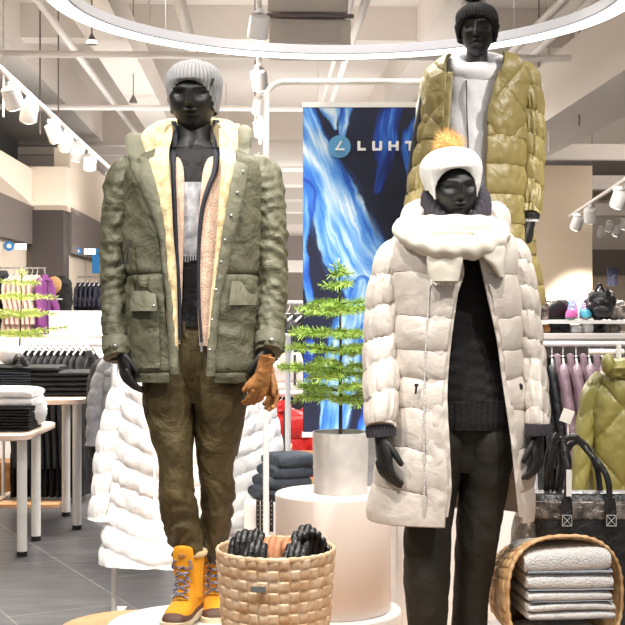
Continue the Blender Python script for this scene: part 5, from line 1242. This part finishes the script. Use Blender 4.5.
# small fir on the taller table
fb = V((X_(18, 8.9), 8.9, .885)); f2 = thing('potted_fir', 'small pale green fir standing on the taller table at left', 'potted tree', fb)
build('pot', MB().lathe(fb, [(.06, 0), (.065, .01), (.07, .12), (.062, .12), (.05, .1)], 32), m_pot, f2)
f1 = MB(); t1 = MB(); fir(f1, t1, fb+V((0, 0, .08)), P(22, 272, 8.9), [(.42, .34, 6), (.60, .32, 6), (.76, .28, 6), (.90, .14, 5)], 11, nd=.03, dens=.8, nw=.003)
build('foliage', f1, m_needle2, f2, 'pale yellow green fir foliage', smooth=False); build('trunk', t1, m_bark, f2)
# black jackets rack, behind the tables
BYY = 9.7; zr = Z_(336, BYY)
rack('garment_rack', 'low white rack full of black jackets behind the tables', X_(2, BYY), X_(108, BYY), BYY, zr, base=True)
bj = hang_proto(m_black, 1.15, .44, .042, .0, 21, sl=.4)
rack_set(bj, [(V((X_(24+i*6.4, BYY), BYY, zr)), R(80), 1) for i in range(11)], ['black jacket on the low left rack, %s from the left' % ORD[i] for i in range(11)], 'black jackets on the low left rack', .07)
gj = hang_proto(m_greyjacket, .78, .44, .20, .10, 23, hood=True); tag(gj, 'heather grey quilted jacket hanging left of the parka', 'jacket'); gj.location = P(136, 344, 7.6); gj.rotation_euler.z = R(-20)
rack('garment_rack', 'rack rail holding the heather grey jacket beside the parka', X_(112, 7.6), X_(170, 7.6), 7.6, Z_(344, 7.6))
wg = hang_proto(m_darkcloth, .9, .46, .2, .0, 25); tag(wg, 'dark jacket hanging behind the white coats at left', 'jacket'); wg.location = P(128, 345, 8.3); wg.rotation_euler.z = R(40)
rack('garment_rack', 'rack rail behind the heather grey jacket', X_(90, 8.15), X_(140, 8.1), 8.15, Z_(345, 8.1), posts=False)
# white low partition
tag(build('low_partition', MB().box((X_(90, 11), 11.0, Z_(355, 11)/1+.18), (X_(130, 11)-X_(50, 11), .08, .42)), m_white, smooth=False), 'white low display partition under the navy coats', 'partition')
tag(build('low_partition', MB().box((X_(20, 10.6), 10.6, .62), (X_(118, 10.6)-X_(-30, 10.6), .08, 1.24)), m_white, smooth=False), 'white long counter front behind the black jackets rack', 'partition')
rack('garment_rack', 'thin white rail across the white partition', X_(50, 10.9), X_(115, 10.9), 10.86, Z_(323, 10.86), posts=False, r=.01)
# pink garments, purple one, dark one at left
pk_ = hang_proto(m_pinkcloth, .62, .36, .04, .0, 31, sl=.35)
rack('garment_rack', 'rail with pale pink tops far left', X_(-8, 11.6), X_(46, 11.6), 11.6, Z_(268, 11.6), m_chrome, r=.007)
rack_set(pk_, [(V((X_(12+i*5, 11.6), 11.6, Z_(268, 11.6))), R(80), 1) for i in range(6)], ['pale pink top on the far left rail, %s from the left' % ORD[i] for i in range(6)], 'pale pink tops on the far left rail')
pu = hang_proto(m_purple, .64, .34, .04, .0, 33, sl=.4); tag(pu, 'purple top at the right end of the pink rail', 'top'); pu.location = P(44.5, 270, 11.6); pu.rotation_euler.z = R(80)
bt = hang_proto(m_darkcloth, .66, .36, .06, .0, 35, sl=.5); tag(bt, 'dark top at the picture edge left of the pink tops', 'top'); bt.location = P(2, 266, 11.5); bt.rotation_euler.z = R(60)
# fur coat bust
fc = thing('fur_coat_bust', 'dark fur-hooded coat with a tan fur patch in front of the taupe pillar', 'coat', P(58, 330, 12.4))
k = MB(); tubepx(k, [(58, 276, 12.4, 8, .08), (58, 284, 12.4, 13, .13), (58, 300, 12.4, 14, .14), (58, 330, 12.4, 14, .14)], 30, 30, lambda L, a, p: .02*n3(a*3, L*20)); build('body', k, m_blacknub, fc)
k = MB(); k.blob(P(54, 285, 12.22), (.075, .05, .085), 20, 14, lambda d: .1*n3(d.x*5, d.z*5)); build('fur_hood', k, m_furtan, fc, 'tan fur hood lining')
build('shelf_edge', MB().box(P(54, 299, 12.2), (.16, .02, .012)), m_white, fc, smooth=False)
# navy coats
nc = hang_proto(m_navycloth, .42, .42, .045, .0, 41, sl=.4)
rack('garment_rack', 'rail with navy coats far behind at left', X_(74, 15), X_(112, 15), 15, Z_(277, 15), m_chrome, r=.008)
rack_set(nc, [(V((X_(78+i*4.6, 15), 15, Z_(277, 15))), R(80), 1) for i in range(6)], ['navy coat on the far rail, %s from the left' % ORD[i] for i in range(6)], 'navy coats on the far rail')
# wall signs
for px, py, v, wx, l_ in ((9, 246, 12.6, 17, 'lit wall sign with a blue disc above the pink tops'), (78, 251, 14.7, 92, 'lit wall sign with a blue disc above the navy coats')):
    sg = thing('wall_sign', l_, 'sign', P(px, py, v))
    build('disc', MB().tube([P(px, py, v), P(px, py, v-.02)], 5*v/F if v < 13 else 3.6*v/F, 28), m_bluesign, sg)
    build('disc_mark', MB().tube([P(px, py, v-.021), P(px, py, v-.03)], (2.4 if v < 13 else 1.7)*v/F, 20), m_letter, sg)
    x1 = px+6; 
    for q in range(3):
        build('lit_letter', MB().box(P(x1+1.8+q*4.0, py+.5, v-.01), (3.0*v/F, .02, 5.5*v/F)), m_signwhite, sg, smooth=False)
k = MB(); k.box(P(96, 261, 15.6), (7*16.6/F, .03, 23*16.6/F)); tag(build('wall_poster', k, m_bluesign, smooth=False), 'bright blue poster beside the parka sleeve at left', 'poster')
k = MB(); k.box((X_(8, 10.2), 10.2, .12), (.2, .3, .24)); tag(build('cardboard_box', k, m_tan, smooth=False, bevel=.004), 'small tan box on the floor at the left edge', 'box')
tag(build('floor_plank', MB().box((X_(30, 9.4), 9.4, .012), (.46, .22, .024)), m_wood, smooth=False), 'flat pale wooden base on the floor under the black jackets', 'base')
# ---------------------------------------------------------------- camera and light
cam = bpy.data.cameras.new('camera'); co = bpy.data.objects.new('camera', cam); col.objects.link(co)
co.location = (0, 0, CZ); co.rotation_euler = (R(90), 0, 0); cam.sensor_width = 36; cam.lens = F/625*36; cam.shift_y = -6.5/625
cam.clip_start = .05; cam.clip_end = 200
sc_ = bpy.context.scene; sc_.camera = co
w = bpy.data.worlds.new('world'); sc_.world = w; w.use_nodes = True
w.node_tree.nodes['Background'].inputs[0].default_value = (1, .97, .94, 1); w.node_tree.nodes['Background'].inputs[1].default_value = .36
def area(name, loc, to, size, power, c=(1, .95, .89)):
    l = bpy.data.lights.new(name, 'AREA'); l.energy = power; l.size = size; l.color = c; l.shape = 'DISK'
    o = bpy.data.objects.new(name, l); col.objects.link(o); o.location = loc
    o.rotation_euler = (V(to)-V(loc)).to_track_quat('-Z', 'Y').to_euler(); return o
def spot(name, loc, to, power, ang=40, c=(1, .95, .88), r=.05):
    l = bpy.data.lights.new(name, 'SPOT'); l.energy = power; l.spot_size = R(ang); l.spot_blend = .5; l.shadow_soft_size = r; l.color = c
    o = bpy.data.objects.new(name, l); col.objects.link(o); o.location = loc
    o.rotation_euler = (V(to)-V(loc)).to_track_quat('-Z', 'Y').to_euler(); return o
spot('spot_light', (-1.7, 2.6, 4.0), (-.35, 4.2, 1.3), 260, 46)
spot('spot_light', (1.5, 2.2, 4.0), (.4, 4.1, 1.3), 240, 50)
spot('spot_light', (-.45, 2.7, 4.2), (-.38, 4.2, 1.2), 230, 40); spot('spot_light', (.55, 2.6, 4.2), (.48, 4.0, 1.2), 200, 40)
spot('spot_light', (2.4, 3.2, 3.6), (.7, 5.0, 2.0), 220, 50)
area('area_light', (-1.5, 9, 3.4), (-1.5, 9, 0), 2., 190); area('area_light', (1.9, 8.2, 3.1), (1.9, 8.2, 0), 1.4, 150)
area('area_light', (0, 13, 3.4), (0, 13, 0), 3, 180); area('area_light', (0, 5.6, 3.5), (0, 5.6, 0), 1.5, 60)
spot('spot_light', (-.9, 3.6, 4.1), (-.45, 5.8, .9), 520, 36); spot('spot_light', (.3, 3.6, 4.2), (.05, 4.9, .9), 260, 30)  # unseen spots added to brighten the white coats and the fir pot
spot('spot_light', P(588, 216, 14.1), P(588, 330, 15.0), 300, 55)
spot('spot_light', (2.2, 4.0, 4.1), (1.3, 6.0, 1.1), 230, 40)
spot('spot_light', (-3.2, 6.0, 4.2), (-2.0, 9.0, .9), 500, 45)
area('ceiling_fill', (-1, 13, 2.7), (-1, 13.2, 5), 5, 75, (1, .96, .92)); area('ceiling_fill', (0, 19, 2.4), (0, 19.2, 5), 6, 130, (1, .96, .92)); area('ceiling_fill', (5.5, 15, 2.4), (5.5, 15.2, 5), 4, 70, (1, .96, .92)); area('ceiling_fill', (0, 26, 2.2), (0, 26.2, 5), 6, 130, (1, .96, .92))  # unseen upward fills added to brighten the ceiling, no fixtures there
sc_.view_settings.view_transform = 'Standard'; sc_.view_settings.look = 'None'; sc_.view_settings.exposure = .30; sc_.view_settings.gamma = 1
sc_.view_settings.use_curve_mapping = False
sc_.cycles.use_denoising = True; sc_.cycles.max_bounces = 6
